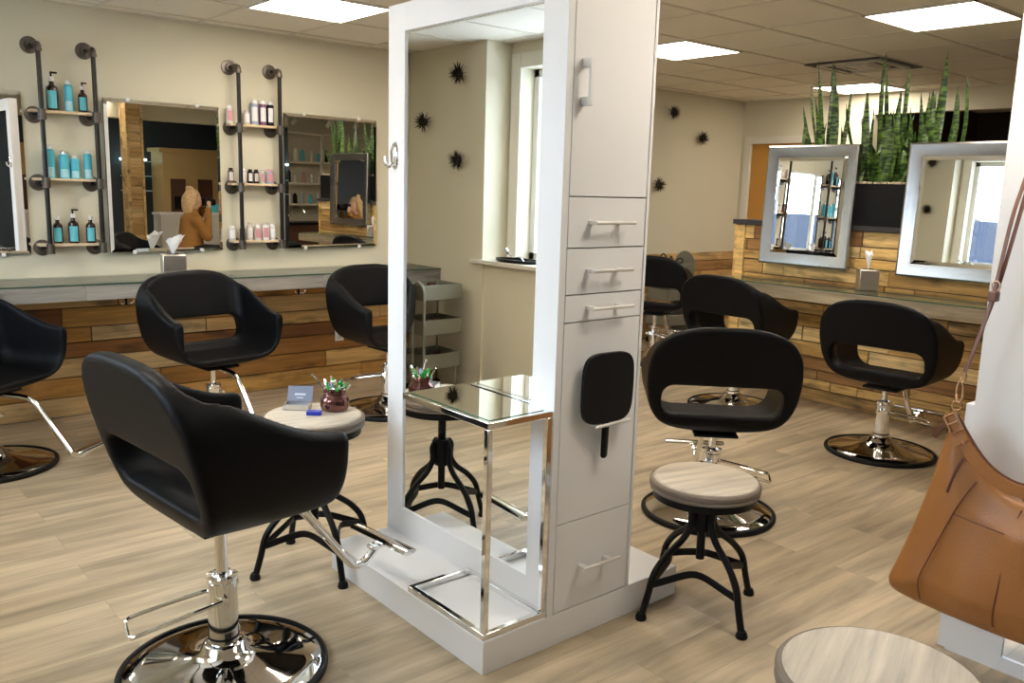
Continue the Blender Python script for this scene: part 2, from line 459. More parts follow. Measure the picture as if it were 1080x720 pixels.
def ellip(X, Y, Z, c, r):
    k0 = np.sqrt(((X - c[0]) / r[0]) ** 2 + ((Y - c[1]) / r[1]) ** 2 + ((Z - c[2]) / r[2]) ** 2)
    return (k0 - 1) * min(r)

# ================================================================== ROOM SHELL
XW, XW2, YL, XE, YB, HC = -0.21, -0.44, 1.45, 8.22, -6.6, 2.508
TY = 0.08
struct(MB().box((-0.7, YB - 0.1, -0.1), (XE + 2.6, YL + 0.1, 0)).build('floor', 'floor'))
struct(MB().box((-0.7, YB - 0.1, HC), (XE + 2.6, YL + 0.1, HC + 0.08)).build('ceiling', 'ceil'))
struct(MB().box((-0.7, YL, 0), (XE + 2.6, YL + 0.1, HC)).build('wall_left', 'wall'))
struct(MB().box((-0.7, YB - 0.1, 0), (XE + 2.6, YB, HC)).build('wall_back', 'navy'))
# far wall x = XE with door opening and the dark opening
DY0, DY1, DZ = 0.45, 1.33, 2.05
OY0, OY1, OZ = -3.2, -0.05, 2.306
w = MB()
w.box((XE, DY1, 0), (XE + 0.1, YL, HC)); w.box((XE, OY1, 0), (XE + 0.1, DY0, HC)); w.box((XE, DY0, DZ), (XE + 0.1, DY1, HC))
w.box((XE, OY0, OZ), (XE + 0.1, OY1, HC)); w.box((XE, YB, 0), (XE + 0.1, OY0, HC))
struct(w.build('wall_right', 'wall'))
struct(MB().box((XE + 2.5, YB, 0), (XE + 2.6, YL, HC)).build('wall_far', 'dkroom'))
struct(MB().box((XE + 0.1, OY1 + 0.06, 0), (XE + 2.5, OY1 + 0.12, HC)).build('wall_side', 'dkroom'))
struct(MB().box((XE + 0.1, OY0 - 0.1, 0), (XE + 2.5, OY0, HC)).build('wall_near', 'dkroom'))
# window wall
W1 = (-0.95, 0.36, 0.99, 2.33); W2 = (-2.6, -1.5, 0.99, 2.33); W3 = (-5.6, -4.9, 0.99, 2.33)
w = MB()
w.box((-0.7, 0.49, 0), (XW, YL, HC))                     # thick pier carrying the ornaments
ys = [0.49, W1[1], W1[0], W2[1], W2[0], W3[1], W3[0], YB]
for a, b_ in ((0.49, W1[1]), (W1[0], W2[1]), (W2[0], W3[1]), (W3[0], YB)):
    w.box((XW2 - 0.26, b_, 0), (XW2, a, HC))
for W_ in (W1, W2, W3):
    w.box((XW2 - 0.26, W_[0], 0), (XW2, W_[1], W_[2])); w.box((XW2 - 0.26, W_[0], W_[3]), (XW2, W_[1], HC))
struct(w.build('wall_window', 'wall', smooth=0))
# low part of the wall below the sill stands flush with the pier
struct(MB().box((XW2, YB, 0), (XW - 0.02, 0.49, 0.96)).build('wall_ledge', 'wall'))
for i, W_ in enumerate((W1, W2, W3)):
    win = tag(thing('window_%d' % (i + 1), None, None), None, None, kind='structure')
    y0, y1, z0, z1 = W_
    f = MB()
    for (a, b_, c, d) in ((y0 - 0.10, y0, z0 - 0.02, z1 + 0.10), (y1, y1 + 0.10, z0 - 0.02, z1 + 0.10), (y0, y1, z1, z1 + 0.10)):
        f.box((XW2, a, c), (XW2 + 0.03, b_, d))
    f.build('window_casing', 'trimw', win, bevel=0.004)
    g = MB(); xs = XW2 - 0.10
    for (a, b_, c, d) in ((y0, y0 + 0.055, z0, z1), (y1 - 0.055, y1, z0, z1), (y0, y1, z1 - 0.055, z1), (y0, y1, z0, z0 + 0.055), ((y0 + y1) / 2 - 0.025, (y0 + y1) / 2 + 0.025, z0, z1)):
        g.box((xs - 0.05, a, c), (xs, b_, d))
    g.build('window_sash', 'sash', win, bevel=0.003)
    g = MB().box((xs - 0.03, y0 + 0.05, z0 + 0.05), (xs - 0.024, y1 - 0.05, z1 - 0.05)); g.build('window_glass', 'pane', win)
struct(MB().box((XW2 - 0.1, YB, 0.96), (XW + 0.035, 0.60, 0.99)).build('window_sill', 'trimw', bevel=0.004)).name = 'trim_1'

# ceiling grid
g = MB()
xs_ = [2.2 + 0.63 * k for k in range(-4, 14)]; ys_ = [0.69 - 0.615 * k for k in range(-1, 13)]
for x in xs_:
    if x < XE: g.box((x - 0.012, YB, HC - 0.004), (x + 0.012, YL, HC + 0.001))
for y in ys_:
    if YB < y < YL: g.box((-0.44, y - 0.012, HC - 0.0045), (XE, y + 0.012, HC + 0.001))
for a in ((-0.44, YL - 0.02, XE, YL), (XE - 0.02, YB, XE, YL)):
    g.box((a[0], a[1], HC - 0.006), (a[2], a[3], HC + 0.001))
struct(g.build('trim_2', 'grid', smooth=0))

def troffer(x0, y0, label, w=0.63, d=0.615):
    t_ = thing('ceiling_light', label, 'ceiling light', (x0 + w / 2, y0 + d / 2, HC), 0, 'recessed square ceiling lights')
    f = MB()
    for (a, b_, c, e) in ((-w / 2, -d / 2, w / 2, -d / 2 + .015), (-w / 2, d / 2 - .015, w / 2, d / 2), (-w / 2, -d / 2, -w / 2 + .015, d / 2), (w / 2 - .015, -d / 2, w / 2, d / 2)):
        f.box((a, b_, -0.012), (c, e, 0.002))
    f.build('frame', 'trimw', t_)
    MB().box((-w / 2 + .015, -d / 2 + .015, -0.009), (w / 2 - .015, d / 2 - .015, -0.005)).build('diffuser', 'panel', t_)
    return t_
troffer(2.2, 0.075, 'square ceiling light above the first mirrors, at top left')
troffer(4.72, -0.54, 'square ceiling light just right of the tall white tower')
troffer(4.72, -2.385, 'square ceiling light at top right, nearest above the black chairs')
troffer(7.45, -0.42, 'square ceiling light behind the tall snake plants')
troffer(3.46, -5.46, 'square ceiling light seen only in the long wall mirror')
troffer(0.31, -1.77, 'added square fill light out of frame over the window side')  # unseen panel added to brighten the window wall side
troffer(2.2, -1.77, 'added square fill light out of frame directly over the tower')  # added overhead fill panel, lifts the room brightness from out of view
troffer(2.2, -3.615, 'added square fill light out of frame over the near floor')  # extra unseen panel, added as fill for the near part of the room

# air vent
v = thing('ceiling_vent', 'square ceiling air vent with dark slots between the lights', 'vent', (6.48, -0.84, HC))
f = MB(); f.box((-.32, -.31, -.012), (.32, -.27, 0)); f.box((-.32, .27, -.012), (.32, .31, 0)); f.box((-.32, -.27, -.012), (-.28, .27, 0)); f.box((.28, -.27, -.012), (.32, .27, 0))
f.build('frame', 'dark', v)
f = MB().box((-.28, -.27, -.003), (.28, .27, 0)); f.build('backing', 'dark', v)
f = MB()
for s_ in (0.235, 0.13):
    for q in (1, -1):
        f.box((-s_, q * s_ - .022, -.02), (s_, q * s_ + .022, -.008)); f.box((q * s_ - .022, -s_, -.02), (q * s_ + .022, s_, -.008))
f.box((-.08, -.08, -.02), (.08, .08, -.008))
f.build('louvre', 'grid', v)

# door on the far wall
d_ = tag(thing('door_1', None, None), None, None, kind='structure')
f = MB(); f.box((XE - 0.02, DY1, 0), (XE, DY1 + 0.075, DZ + 0.075)); f.box((XE - 0.02, DY0 - 0.075, 0), (XE, DY0, DZ + 0.075)); f.box((XE - 0.02, DY0, DZ), (XE, DY1, DZ + 0.075))
f.build('door_casing', 'trimw', d_, bevel=0.004)
MB().box((XE + 0.02, DY0, 0.01), (XE + 0.06, DY1, DZ)).build('door_leaf', 'door', d_)
k = MB(); k.cyl((XE + .02, 0.52, 1.0), (XE - .04, 0.52, 1.0), .012); k.cyl((XE - .04, 0.53, 1.0), (XE - .04, 0.63, 1.0), .01); k.build('door_handle', 'chrome', d_)

# ------------------------------------------------------------------ board cladding
def boards(name, mat, axis, a0, a1, z0, z1, face, thick, seed, rows, gap=0.007, lens=(0.5, 1.6), lowtone=0.0):
    """horizontal boards on a wall; axis 0: along x with face at y, axis 1: along y with face at x"""
    rr = random.Random(seed); mb = MB()
    z = z0; hs = [rr.choice((0.085, 0.10, 0.115, 0.13)) for _ in range(rows)]
    s_ = (z1 - z0) / sum(hs); hs = [h_ * s_ for h_ in hs]
    for h_ in hs:
        a = a0 - rr.random() * 0.6
        while a < a1:
            L = rr.uniform(*lens); t_ = thick + rr.uniform(-0.005, 0.005)
            b0, b1 = max(a, a0), min(a + L, a1)
            if b1 - b0 > 0.02:
                tone = min(1, max(0, rr.random()))
                if axis == 0: mb.box((b0 + gap / 2, face - t_, z + gap / 2), (b1 - gap / 2, face - .004, z + h_ - gap / 2), tone)
                else: mb.box((face - t_, b0 + gap / 2, z + gap / 2), (face - .004, b1 - gap / 2, z + h_ - gap / 2), tone)
            a += L
        z += h_
    return mb.build(name, mat, bevel=.0015, smooth=0, bseg=1)
struct(MB().box((XW + .005, YL - .004, 0), (XE - .02, YL, .78)).build('trim_10', 'brown')); struct(MB().box((5.796, -2.75, 0), (5.80, -.31, 1.275)).build('trim_11', 'brown'))
struct(boards('trim_3', 'barnL', 0, XW + 0.005, 4.38, 0.0, 0.784, YL, 0.022, 11, 7))
struct(boards('trim_4', 'barnR_x', 0, 4.38, XE - 0.02, 0.0, 0.88, YL, 0.022, 5, 8) if 'barnR_x' in M else boards('trim_4', plank_mat('reclaimed_boards_honey_long', [(0, (0.30, 0.15, 0.05)), (0.2, (0.48, 0.27, 0.10)), (0.6, (0.66, 0.42, 0.17)), (1, (0.72, 0.52, 0.27))], 0.5), 0, 4.38, XE - 0.02, 0.0, 0.88, YL, 0.022, 5, 8))

# ------------------------------------------------------------------ half wall on the right
HX, HY0, HY1, HZ = 5.80, -2.75, -0.31, 1.275
struct(MB().box((HX, HY0, 0), (HX + 0.16, HY1, HZ)).build('wall_half', 'wall'))
struct(boards('trim_5', 'barnR', 1, HY0, HY1, 0.0, HZ, HX, 0.022, 23, 14, lens=(0.15, 0.9)))
p = MB(); p.box((HX - 0.03, HY1, 0), (HX + 0.19, HY1 + 0.025, HZ), 0.55); p.box((HX - 0.035, HY1 - 0.07, 0), (HX - 0.022, HY1, HZ), 0.7)
p.box((HX - 0.03, HY0 - 0.025, 0), (HX + 0.19, HY0, HZ), 0.55)
struct(p.build('trim_6', 'barnR', smooth=0))
struct(MB().box((HX - 0.045, HY0 - 0.04, HZ), (HX + 0.21, HY1 + 0.04, HZ + 0.036)).build('trim_7', 'dark', bevel=0.003))

# ------------------------------------------------------------------ counters
def counter(name, label, x0, y0, x1, y1, zb, zt, mat, front):
    t_ = thing(name, label, 'counter', ((x0 + x1) / 2, (y0 + y1) / 2, zb))
    t_.location = (0, 0, 0)
    ed = 0.03
    f = MB()
    if front == 'y':
        L = x1 - x0; nb = 3
        for k_ in range(nb): f.box((x0 + L * k_ / nb, y0, zb), (x0 + L * (k_ + 1) / nb - .001, y0 + ed, zt - .008), 0.2 + 0.3 * k_)
        f.build('front_board', mat, t_, smooth=0)
        MB().box((x0, y0 + ed, zb + .04), (x1, y1, zt - .008), 0.8).build('top_board', mat, t_, smooth=0)
        MB().box((x0, y0 - .006, zt - .008), (x1, y1, zt), 0).build('glass_top', 'counterglass', t_, smooth=0)
        MB().box((x0, y0 - .0065, zt - .0078), (x1, y0 - .006, zt - .003)).build('glass_edge', 'glassedge', t_, smooth=0)
    else:
        L = y1 - y0; nb = 2
        for k_ in range(nb): f.box((x0, y0 + L * k_ / nb, zb), (x0 + ed, y0 + L * (k_ + 1) / nb - .001, zt - .008), 0.3 + 0.3 * k_)
        f.build('front_board', mat, t_, smooth=0)
        MB().box((x0 + ed, y0, zb + .04), (x1, y1, zt - .008), 0.8).build('top_board', mat, t_, smooth=0)
        MB().box((x0 - .006, y0, zt - .008), (x1, y1, zt), 0).build('glass_top', 'counterglass', t_, smooth=0)
        MB().box((x0 - .0065, y0, zt - .0078), (x0 - .006, y1, zt - .003)).build('glass_edge', 'glassedge', t_, smooth=0)
    return t_
cl = counter('wall_counter', 'long whitewashed board counter with glass top under the wall mirrors at left', XW + 0.004, 1.0, 4.38, YL - 0.001, 0.786, 0.884, 'counter', 'y')
cr_ = counter('wall_counter', 'shorter board counter with glass top under the two silver framed mirrors', 5.39, HY0 + 0.1, HX - 0.028, -0.42, 0.786, 0.884, 'counterR', 'x')
def coat_hook(x, label):
    t_ = thing('coat_hook', label, 'hook', (x, 1.0, 0.80), 0, 'double hooks under the left counter')
    b_ = MB(); b_.box((-.008, .02, -.045), (.008, .028, 0.02)); b_.build('plate', 'chrome', t_)
    for s_ in (-1, 1):
        MB().tube(catmull([(0, .02, -.03), (s_ * .012, -.005, -.045), (s_ * .03, -.02, -.04), (s_ * .04, -.025, -.02)], 4), .0035, 8).build('prong', 'chrome', t_)
    b_ = MB(); b_.box((-.008, .0, -.05), (.008, .028, -.0145)); b_.build('bracket', 'chrome', t_)
coat_hook(1.54, 'small chrome double hook under the counter, left of the middle chair')
coat_hook(2.66, 'small chrome double hook under the counter, right of the middle chair')
o = thing('wall_socket', 'white wall socket on the boards behind the chair beside the tower', 'socket', (3.2, YL - 0.022, 0.37))
MB().box((-.036, -.012, -.058), (.036, -.002, .058)).build('plate', 'whitep', o, bevel=.003)
for z_ in (-.026, .026): MB().box((-.016, -.0145, z_ - .014), (.016, -.0119, z_ + .014)).build('outlet', 'clearish', o, bevel=.002)

# ------------------------------------------------------------------ wall mirrors (left wall)
def wall_mirror(x0, x1, label, rot=2.9):
    z0, z1 = 1.03, 1.978; xc = (x0 + x1) / 2; wd = (x1 - x0) / 2
    t_ = thing('wall_mirror', label, 'mirror', (xc, YL - 0.016 - wd * math.sin(R(rot)), z0), rot, 'frameless wall mirrors over the long counter')
    h_ = z1 - z0; bv = 0.022
    MB().box((-wd, -.004, 0), (wd, .010, h_)).build('backing', 'blackp', t_, smooth=0)
    # bevelled sheet: flat centre and four sloping margins
    v_ = [(-wd, -.0045, 0), (wd, -.0045, 0), (wd, -.0045, h_), (-wd, -.0045, h_), (-wd + bv, -.0075, bv), (wd - bv, -.0075, bv), (wd - bv, -.0075, h_ - bv), (-wd + bv, -.0075, h_ - bv)]
    MB().add(v_, [(4, 5, 6, 7), (0, 1, 5, 4), (1, 2, 6, 5), (2, 3, 7, 6), (3, 0, 4, 7)]).build('glass', 'mirror', t_, smooth=0)
    for sx in (-.6, .6):
        for z_ in (0, h_):
            MB().box((sx * wd - .012, -.011, z_ - .012), (sx * wd + .012, .006, z_ + .012)).build('clip', 'whitep', t_, bevel=.003)
wall_mirror(0.40, 1.135, 'frameless wall mirror at the left edge of the picture', 1.9)
wall_mirror(1.575, 2.312, 'frameless wall mirror between the two pipe shelves')
wall_mirror(2.765, 3.53, 'frameless wall mirror right of the second pipe shelf')

# ------------------------------------------------------------------ pipe shelves
def pipe_shelf(xa, xb, label, fo=-.022):
    t_ = thing('pipe_shelf', label, 'shelf', (0, 0, 0), 0, 'black pipe shelf racks between the mirrors')
    yp = 1.335; zt = 2.245
    zs = [1.862, 1.468, 1.078]
    for x in (xa, xb):
        f = MB()
        f.tube(catmull([(x + fo * .35, yp + .045, zt), (x, yp + .008, zt - .003), (x, yp, zt - .035)], 4), .0185, 12)
        f.cyl((x, yp, zt - .028), (x, yp, zt - .04), .021, 14); f.build('elbow', 'fitting', t_)
        MB().tube([(x, yp, zt - .025), (x, yp, zs[2] - .03)], .0138, 12).build('upright_pipe', 'pipe', t_)
        for i, z in enumerate([zt] + [q - .012 for q in zs]):
            fl = MB(); Mx = Matrix.Translation((x + fo, YL, z)) @ Matrix.Rotation(R(90), 4, 'X')
            fl.lathe([(0, 0), (.049, 0), (.049, .009), (.026, .012), (.024, .03), (0, .03)], seg=24, M4=Mx)
            for a in range(4):
                an = R(45 + 90 * a); px, pz = x + fo + .037 * math.cos(an), z + .033 * math.sin(an)
                fl.cyl((px, YL - .006, pz), (px, YL - .0115, pz), .005, 8)
            fl.build('wall_flange', 'fitting', t_)
            MB().tube([(x + fo, YL - .02, z), (x, yp + .03, z)], .0125, 10).build('bracket_pipe', 'pipe', t_)
            if i:
                c_ = MB().cyl((x, yp, z - .028), (x, yp, z + .028), .021, 14)
                c_.cyl((x, yp, z - .03), (x, yp, z - .022), .0235, 14); c_.cyl((x, yp, z + .022), (x, yp, z + .03), .0235, 14)
                c_.cyl((x, yp, z), (x, yp + .035, z), .018, 14)
                c_.build('tee_fitting', 'fitting', t_)
    for z in zs:
        MB().box((xa - .055, yp - .0 + .02, z), (xb + .0, YL - .006, z + .016), 0.5).build('shelf_board', 'shelfwood', t_, bevel=.002)
    return zs
ZS = pipe_shelf(1.222, 1.518, 'black pipe rack with three birch shelves holding turquoise and amber bottles')
pipe_shelf(2.415, 2.706, 'black pipe rack with three birch shelves holding pale and pink hair products')

# bottle makers ------------------------------------------------------
def rlabel(mb, r, z0, z1, a0=-148, a1=-58, c=(0, 0)):
    n_ = 10; vs = []
    for k_ in range(n_ + 1):
        a = R(a0 + (a1 - a0) * k_ / n_)
        vs += [(c[0] + r * math.cos(a), c[1] + r * math.sin(a), z0), (c[0] + r * math.cos(a), c[1] + r * math.sin(a), z1)]
    return mb.add(vs, [(2 * k_, 2 * k_ + 2, 2 * k_ + 3, 2 * k_ + 1) for k_ in range(n_)])
def pump_bottle(x, y, z, s, label, pump=True, group='amber oil bottles on the pipe rack'):
    t_ = thing('amber_bottle', label, 'bottle', (x, y, z), 0, group)
    r = .025 * s; h_ = .115 * s
    MB().lathe([(0, 0), (r * .95, 0), (r, .004), (r, h_ * .78), (r * .9, h_ * .88), (r * .42, h_ * .98), (r * .38, h_ * 1.12), (0, h_ * 1.12)], seg=24).build('bottle_body', 'amber', t_)
    rlabel(MB(), r + .0008, .012, h_ * .74).build('label', 'teallabel', t_)
    MB().cyl((0, 0, h_ * 1.1), (0, 0, h_ * 1.28), r * .45, 14).build('collar', 'whitep', t_)
    if pump:
        f = MB().cyl((0, 0, h_ * 1.28), (0, 0, h_ * 1.42), r * .16, 8); f.box((-.006, -.006, h_ * 1.40), (.024 * s, .006, h_ * 1.47)); f.build('pump', 'blackp', t_)
def spray_can(x, y, z, r, h_, label, cap='whitep', body='teal', group='turquoise bottles on the pipe rack', band=True):
    t_ = thing('spray_bottle', label, 'bottle', (x, y, z), 0, group)
    MB().lathe([(0, 0), (r, 0), (r, h_ * .86), (r * .75, h_ * .92), (0, h_ * .92)], seg=20).build('bottle_body', body, t_)
    if band: rlabel(MB(), r + .0008, .006, h_ * .35).build('label', 'paleteal', t_)
    MB().lathe([(0, h_ * .92), (r * .62, h_ * .92), (r * .6, h_ * 1.03), (r * .4, h_ * 1.06), (0, h_ * 1.06)], seg=16).build('cap', cap, t_)
yb = 1.395
za, zb_, zc_ = [z + .016 for z in ZS]
pump_bottle(1.295, yb, za, 1.32, 'amber pump bottle with turquoise label, left end of the top shelf of the left rack')
spray_can(1.385, yb, za, .024, .17, 'tall turquoise spray can between two amber bottles on the top left shelf')
pump_bottle(1.462, yb, za, 1.05, 'smaller amber pump bottle, right end of the top shelf of the left rack')
spray_can(1.262, yb, zb_, .026, .185, 'turquoise bottle partly behind the left pipe on the middle shelf')
spray_can(1.338, yb, zb_, .029, .155, 'wide turquoise bottle with silver and white cap, second on the middle shelf', cap='nickel')
spray_can(1.398, yb, zb_, .025, .13, 'short turquoise bottle with tall white cap, third on the middle shelf')
spray_can(1.470, yb, zb_, .025, .165, 'slim turquoise bottle with white tip, right end of the middle shelf')
pump_bottle(1.280, yb, zc_, 1.12, 'amber bottle with white cap behind the left pipe on the bottom shelf', False)
pump_bottle(1.368, yb, zc_, 1.22, 'amber bottle with black pump and narrow label in the middle of the bottom shelf')
pump_bottle(1.466, yb, zc_, 1.12, 'amber bottle with white cap and wide label, right end of the bottom shelf', False)

def jarlike(x, z, r, h_, body, lab, cap, label, name='product_bottle', tall=False):
    t_ = thing(name, label, 'bottle', (x, yb, z), 0, 'hair products on the second pipe rack')
    MB().lathe([(0, 0), (r, 0), (r, h_ * .8), (r * .85, h_ * .86), (0, h_ * .86)], seg=18).build('bottle_body', body, t_)
    rlabel(MB(), r + .0008, h_ * .15, h_ * .72, -145, -60).build('label', lab, t_)
    MB().lathe([(0, h_ * .86), (r * .7, h_ * .86), (r * .7, h_), (0, h_)], seg=16).build('cap', cap, t_)
jarlike(2.372, za, .024, .115, 'clearish', 'pink', 'whitep', 'pale pink tube outside the left pipe on the top shelf')
jarlike(2.492, za, .021, .095, 'clearish', 'whitep', 'clearish', 'small clear and peach bottle on the top shelf of the second rack')
jarlike(2.546, za, .027, .165, 'greyblue', 'whitep', 'whitep', 'grey can with white label on the top shelf of the second rack')
jarlike(2.607, za, .026, .165, 'purple', 'whitep', 'whitep', 'dark purple can with white letters on the top shelf')
jarlike(2.662, za, .025, .165, 'blackp', 'whitep', 'whitep', 'black can with bold white pattern beside the right pipe')
jarlike(2.370, zb_, .020, .10, 'maroon', 'clearish', 'blackp', 'dark maroon tube outside the left pipe on the middle shelf')
jarlike(2.462, zb_, .018, .10, 'clearish', 'whitep', 'whitep', 'clear white bottle just right of the left pipe, middle shelf')
jarlike(2.507, zb_, .018, .095, 'blackp', 'whitep', 'blackp', 'black bottle with white label on the middle shelf')
jarlike(2.550, zb_, .018, .095, 'blackp', 'clearish', 'blackp', 'plain black bottle with pale label on the middle shelf')
jarlike(2.595, zb_, .016, .095, 'clearish', 'pink', 'clearish', 'slim frosted bottle with pink label on the middle shelf')
jarlike(2.650, zb_, .026, .10, 'greyblue', 'pink', 'pink', 'grey blue tub with red and white top on the middle shelf')
jarlike(2.368, zc_, .024, .10, 'clearish', 'whitep', 'whitep', 'white bottle outside the left pipe on the lowest shelf')
jarlike(2.440, zc_, .018, .095, 'blackp', 'clearish', 'clearish', 'dark bottle directly behind the left pipe on the lowest shelf')
jarlike(2.495, zc_, .021, .12, 'clearish', 'whitep', 'clearish', 'clear bottle just right of the left pipe on the lowest shelf')
jarlike(2.552, zc_, .026, .11, 'clearish', 'pink', 'whitep', 'wide jar with pink and gold label on the lowest shelf')
jarlike(2.610, zc_, .024, .12, 'whitep', 'pink', 'clearish', 'white bottle with pink label on the lowest shelf')
jarlike(2.662, zc_, .022, .11, 'clearish', 'whitep', 'whitep', 'pale tub beside the right pipe on the lowest shelf')

# ------------------------------------------------------------------ tissue boxes
def tissue_box(x, y, z, rz, label, s=0.064, h_=0.142, tw_=.036):
    t_ = thing('tissue_box', label, 'tissue box', (x, y, z), rz, None)
    f = MB().box((-s, -s, 0), (s, s, h_)); f.build('cover', 'steel', t_, bevel=.008, bseg=3)
    f = MB(); f.box((-.035, -.035, h_), (.035, .035, h_ + .001)); f.build('slot', 'blackp', t_)
    rr = random.Random(int(x * 100)); vs = []; nr = 9; nc = 12
    for i in range(nr):
        u = i / (nr - 1); rad = .008 + tw_ * u ** .8
        for k_ in range(nc):
            a = 2 * math.pi * k_ / nc
            q = 1 + .30 * math.sin(a + 1) * u + .22 * math.sin(5 * a) * u + .2 * rr.uniform(-1, 1) * u
            vs.append((rad * q * math.cos(a) * (1.0) + .012 * u, rad * q * math.sin(a) * .5, h_ + .105 * u ** .8 * (1 + .16 * math.sin(a + 2) * u + .10 * math.sin(4 * a) * u)))
    MB().add(vs, [(i * nc + k_, i * nc + (k_ + 1) % nc, (i + 1) * nc + (k_ + 1) % nc, (i + 1) * nc + k_) for i in range(nr - 1) for k_ in range(nc)]).build('tissue', 'tissue', t_)
tissue_box(1.905, 1.23, 0.8845, -12, 'silver cube tissue box on the long counter under the left mirrors', s=.072, tw_=.046)
tissue_box(5.66, -1.47, 0.8845, 40, 'silver cube tissue box on the counter between the two framed mirrors')

# ------------------------------------------------------------------ framed mirrors leaning on the half wall
def framed_mirror(y0, y1, label, rz=.15, z0=0.998, z1=1.867):
    t_ = thing('framed_mirror', label, 'mirror', (HX - 0.08, (y0 + y1) / 2, z0), 0, 'silver framed mirrors over the right counter')
    t_.rotation_euler = (0, R(1.5), R(rz))
    wd = (y1 - y0) / 2; h_ = z1 - z0; fw = 0.085
    f = MB()
    prof = [(0.03, 0), (-.018, 0), (-.024, .012), (-.016, .05), (-.006, fw), (0.0, fw)]
    cor = [(-wd, 0), (wd, 0), (wd, h_), (-wd, h_)]; inn = [(1, 1), (-1, 1), (-1, -1), (1, -1)]
    vs = []
    for (cy_, cz_), (iy, iz) in zip(cor, inn):
        for (px, d0) in prof: vs.append((px, cy_ + iy * d0, cz_ + iz * d0))
    np_ = len(prof); fs = []
    for i in range(4):
        j = (i + 1) % 4
        for k_ in range(np_): k2 = (k_ + 1) % np_; fs.append((i * np_ + k_, j * np_ + k_, j * np_ + k2, i * np_ + k2))
    f.add(vs, fs); f.build('frame', 'alu', t_, smooth=25)
    w2, bz = wd - fw, .026
    a, b_ = -.003, -.0045
    v_ = [(a, -w2, fw), (a, w2, fw), (a, w2, h_ - fw), (a, -w2, h_ - fw), (b_, -w2 + bz, fw + bz), (b_, w2 - bz, fw + bz), (b_, w2 - bz, h_ - fw - bz), (b_, -w2 + bz, h_ - fw - bz)]
    MB().add(v_, [(4, 7, 6, 5), (0, 4, 5, 1), (1, 5, 6, 2), (2, 6, 7, 3), (3, 7, 4, 0)]).build('glass', 'mirror', t_, smooth=0)
    MB().box((.0, -w2 - .02, fw - .02), (.02, w2 + .02, h_ - fw + .02)).build('backing', 'blackp', t_)
framed_mirror(-1.285, -0.567, 'silver framed mirror on the right counter, nearer the door, showing the pipe shelves')
framed_mirror(-2.43, -1.640, 'silver framed mirror on the right counter, beside the handbag strap, showing the window', .6)

# ------------------------------------------------------------------ planters + snake plants
def planter(y0, y1, label, z1=1.60):
    t_ = thing('planter', label, 'planter', (HX + 0.09, (y0 + y1) / 2, HZ + .036), 0, 'black trough planters on the half wall')
    L = (y1 - y0) / 2; h_ = z1 - HZ - .036
    f = MB(); f.box((-.12, -L, 0), (.12, L, h_ - .02)); 
    for (a, b_, c, d) in ((-.12, -L, .12, -L + .015), (-.12, L - .015, .12, L), (-.12, -L, -.105, L), (.105, -L, .12, L)): f.box((a, b_, h_ - .02), (c, d, h_))
    f.build('trough', 'planter', t_)
    g_ = MB(); rr = random.Random(3)
    for _ in range(420):
        x, y = rr.uniform(-.1, .1), rr.uniform(-L + .02, L - .02); s_ = rr.uniform(.006, .014)
        g_.box((x - s_, y - s_, h_ - .024), (x + s_, y + s_, h_ + .004 + s_))
    g_ = tag(g_.build('gravel', 'gravel', t_, bevel=.003), None, None, kind='stuff')
    return h_
planter(-2.02, -0.70, 'long black trough planter behind the two silver framed mirrors')
planter(-2.72, -2.13, 'short black trough planter near the pillar end of the half wall')
def leafmesh(mb, base, tip, w_, bend, yaw, curl=0.0):
    B, T = Vector(base), Vector(tip); n_ = 12
    side = Vector((math.sin(yaw), math.cos(yaw), 0)); nrm = Vector((math.cos(yaw), -math.sin(yaw), 0))
    rows = []
    for i in range(n_ + 1):
        u = i / n_
        c_ = B.lerp(T, u) + nrm * .02 * math.sin(4 * u + yaw * 5) + side * bend * math.sin(math.pi * u) + nrm * curl * u * u
        ww = 1.6 * w_ * (0.72 + 0.28 * math.sin(math.pi * u)) * (1 - u ** 4) ** 0.85 + .0012
        tw = 0.5 * math.sin(u * 2.5 + yaw * 3); s2 = side * math.cos(tw) + nrm * math.sin(tw); n2 = nrm * math.cos(tw) - side * math.sin(tw)
        rows.append([c_ - s2 * ww + n2 * ww * .25, c_ - n2 * .003, c_ + s2 * ww + n2 * ww * .25, c_ + n2 * .004])
    vs = [p_ for r_ in rows for p_ in r_]
    fs = [(i * 4 + k_, i * 4 + (k_ + 1) % 4, i * 4 + 4 + (k_ + 1) % 4, i * 4 + 4 + k_) for i in range(n_) for k_ in range(4)]
    mb.add(vs, fs)
def snake_plant(yc, leaves, label, nfill, fh, seed, spread=.16):
    rr = random.Random(seed); t_ = MB(); X = HX + .09
    for (by, ty, tz, w_, bd) in leaves:
        leafmesh(t_, (rr.uniform(-.05, .05), by - yc, 0), (rr.uniform(-.06, .03), ty - yc, tz - 1.56), w_, bd, rr.uniform(-.5, .5))
    for _ in range(nfill):
        by = rr.uniform(-spread, spread); tz = rr.uniform(*fh)
        leafmesh(t_, (rr.uniform(-.07, .07), by, 0), (rr.uniform(-.12, .10), by * 1.3 + rr.uniform(-.06, .06), tz - 1.56), rr.uniform(.014, .024), rr.uniform(-.02, .02), rr.uniform(-1.2, 1.2))
    o = t_.build('snake_plant', 'leaf', smooth=60); o.location = (X, yc, 1.56)
    return tag(o, label, 'plant', 'snake plants in the trough planters')
snake_plant(-0.92, [(-.93, -.78, 2.30, .016, .01), (-.92, -.83, 2.47, .020, .0), (-.97, -.92, 2.47, .026, -.02), (-1.02, -1.09, 2.27, .018, -.01), (-.88, -.86, 2.2, .02, 0), (-.9, -.75, 2.15, .018, 0), (-1.03, -1.0, 2.12, .02, .01)],
            'tallest snake plant at the left end of the planter, behind the first framed mirror', 9, (1.85, 2.15), 1, .13)
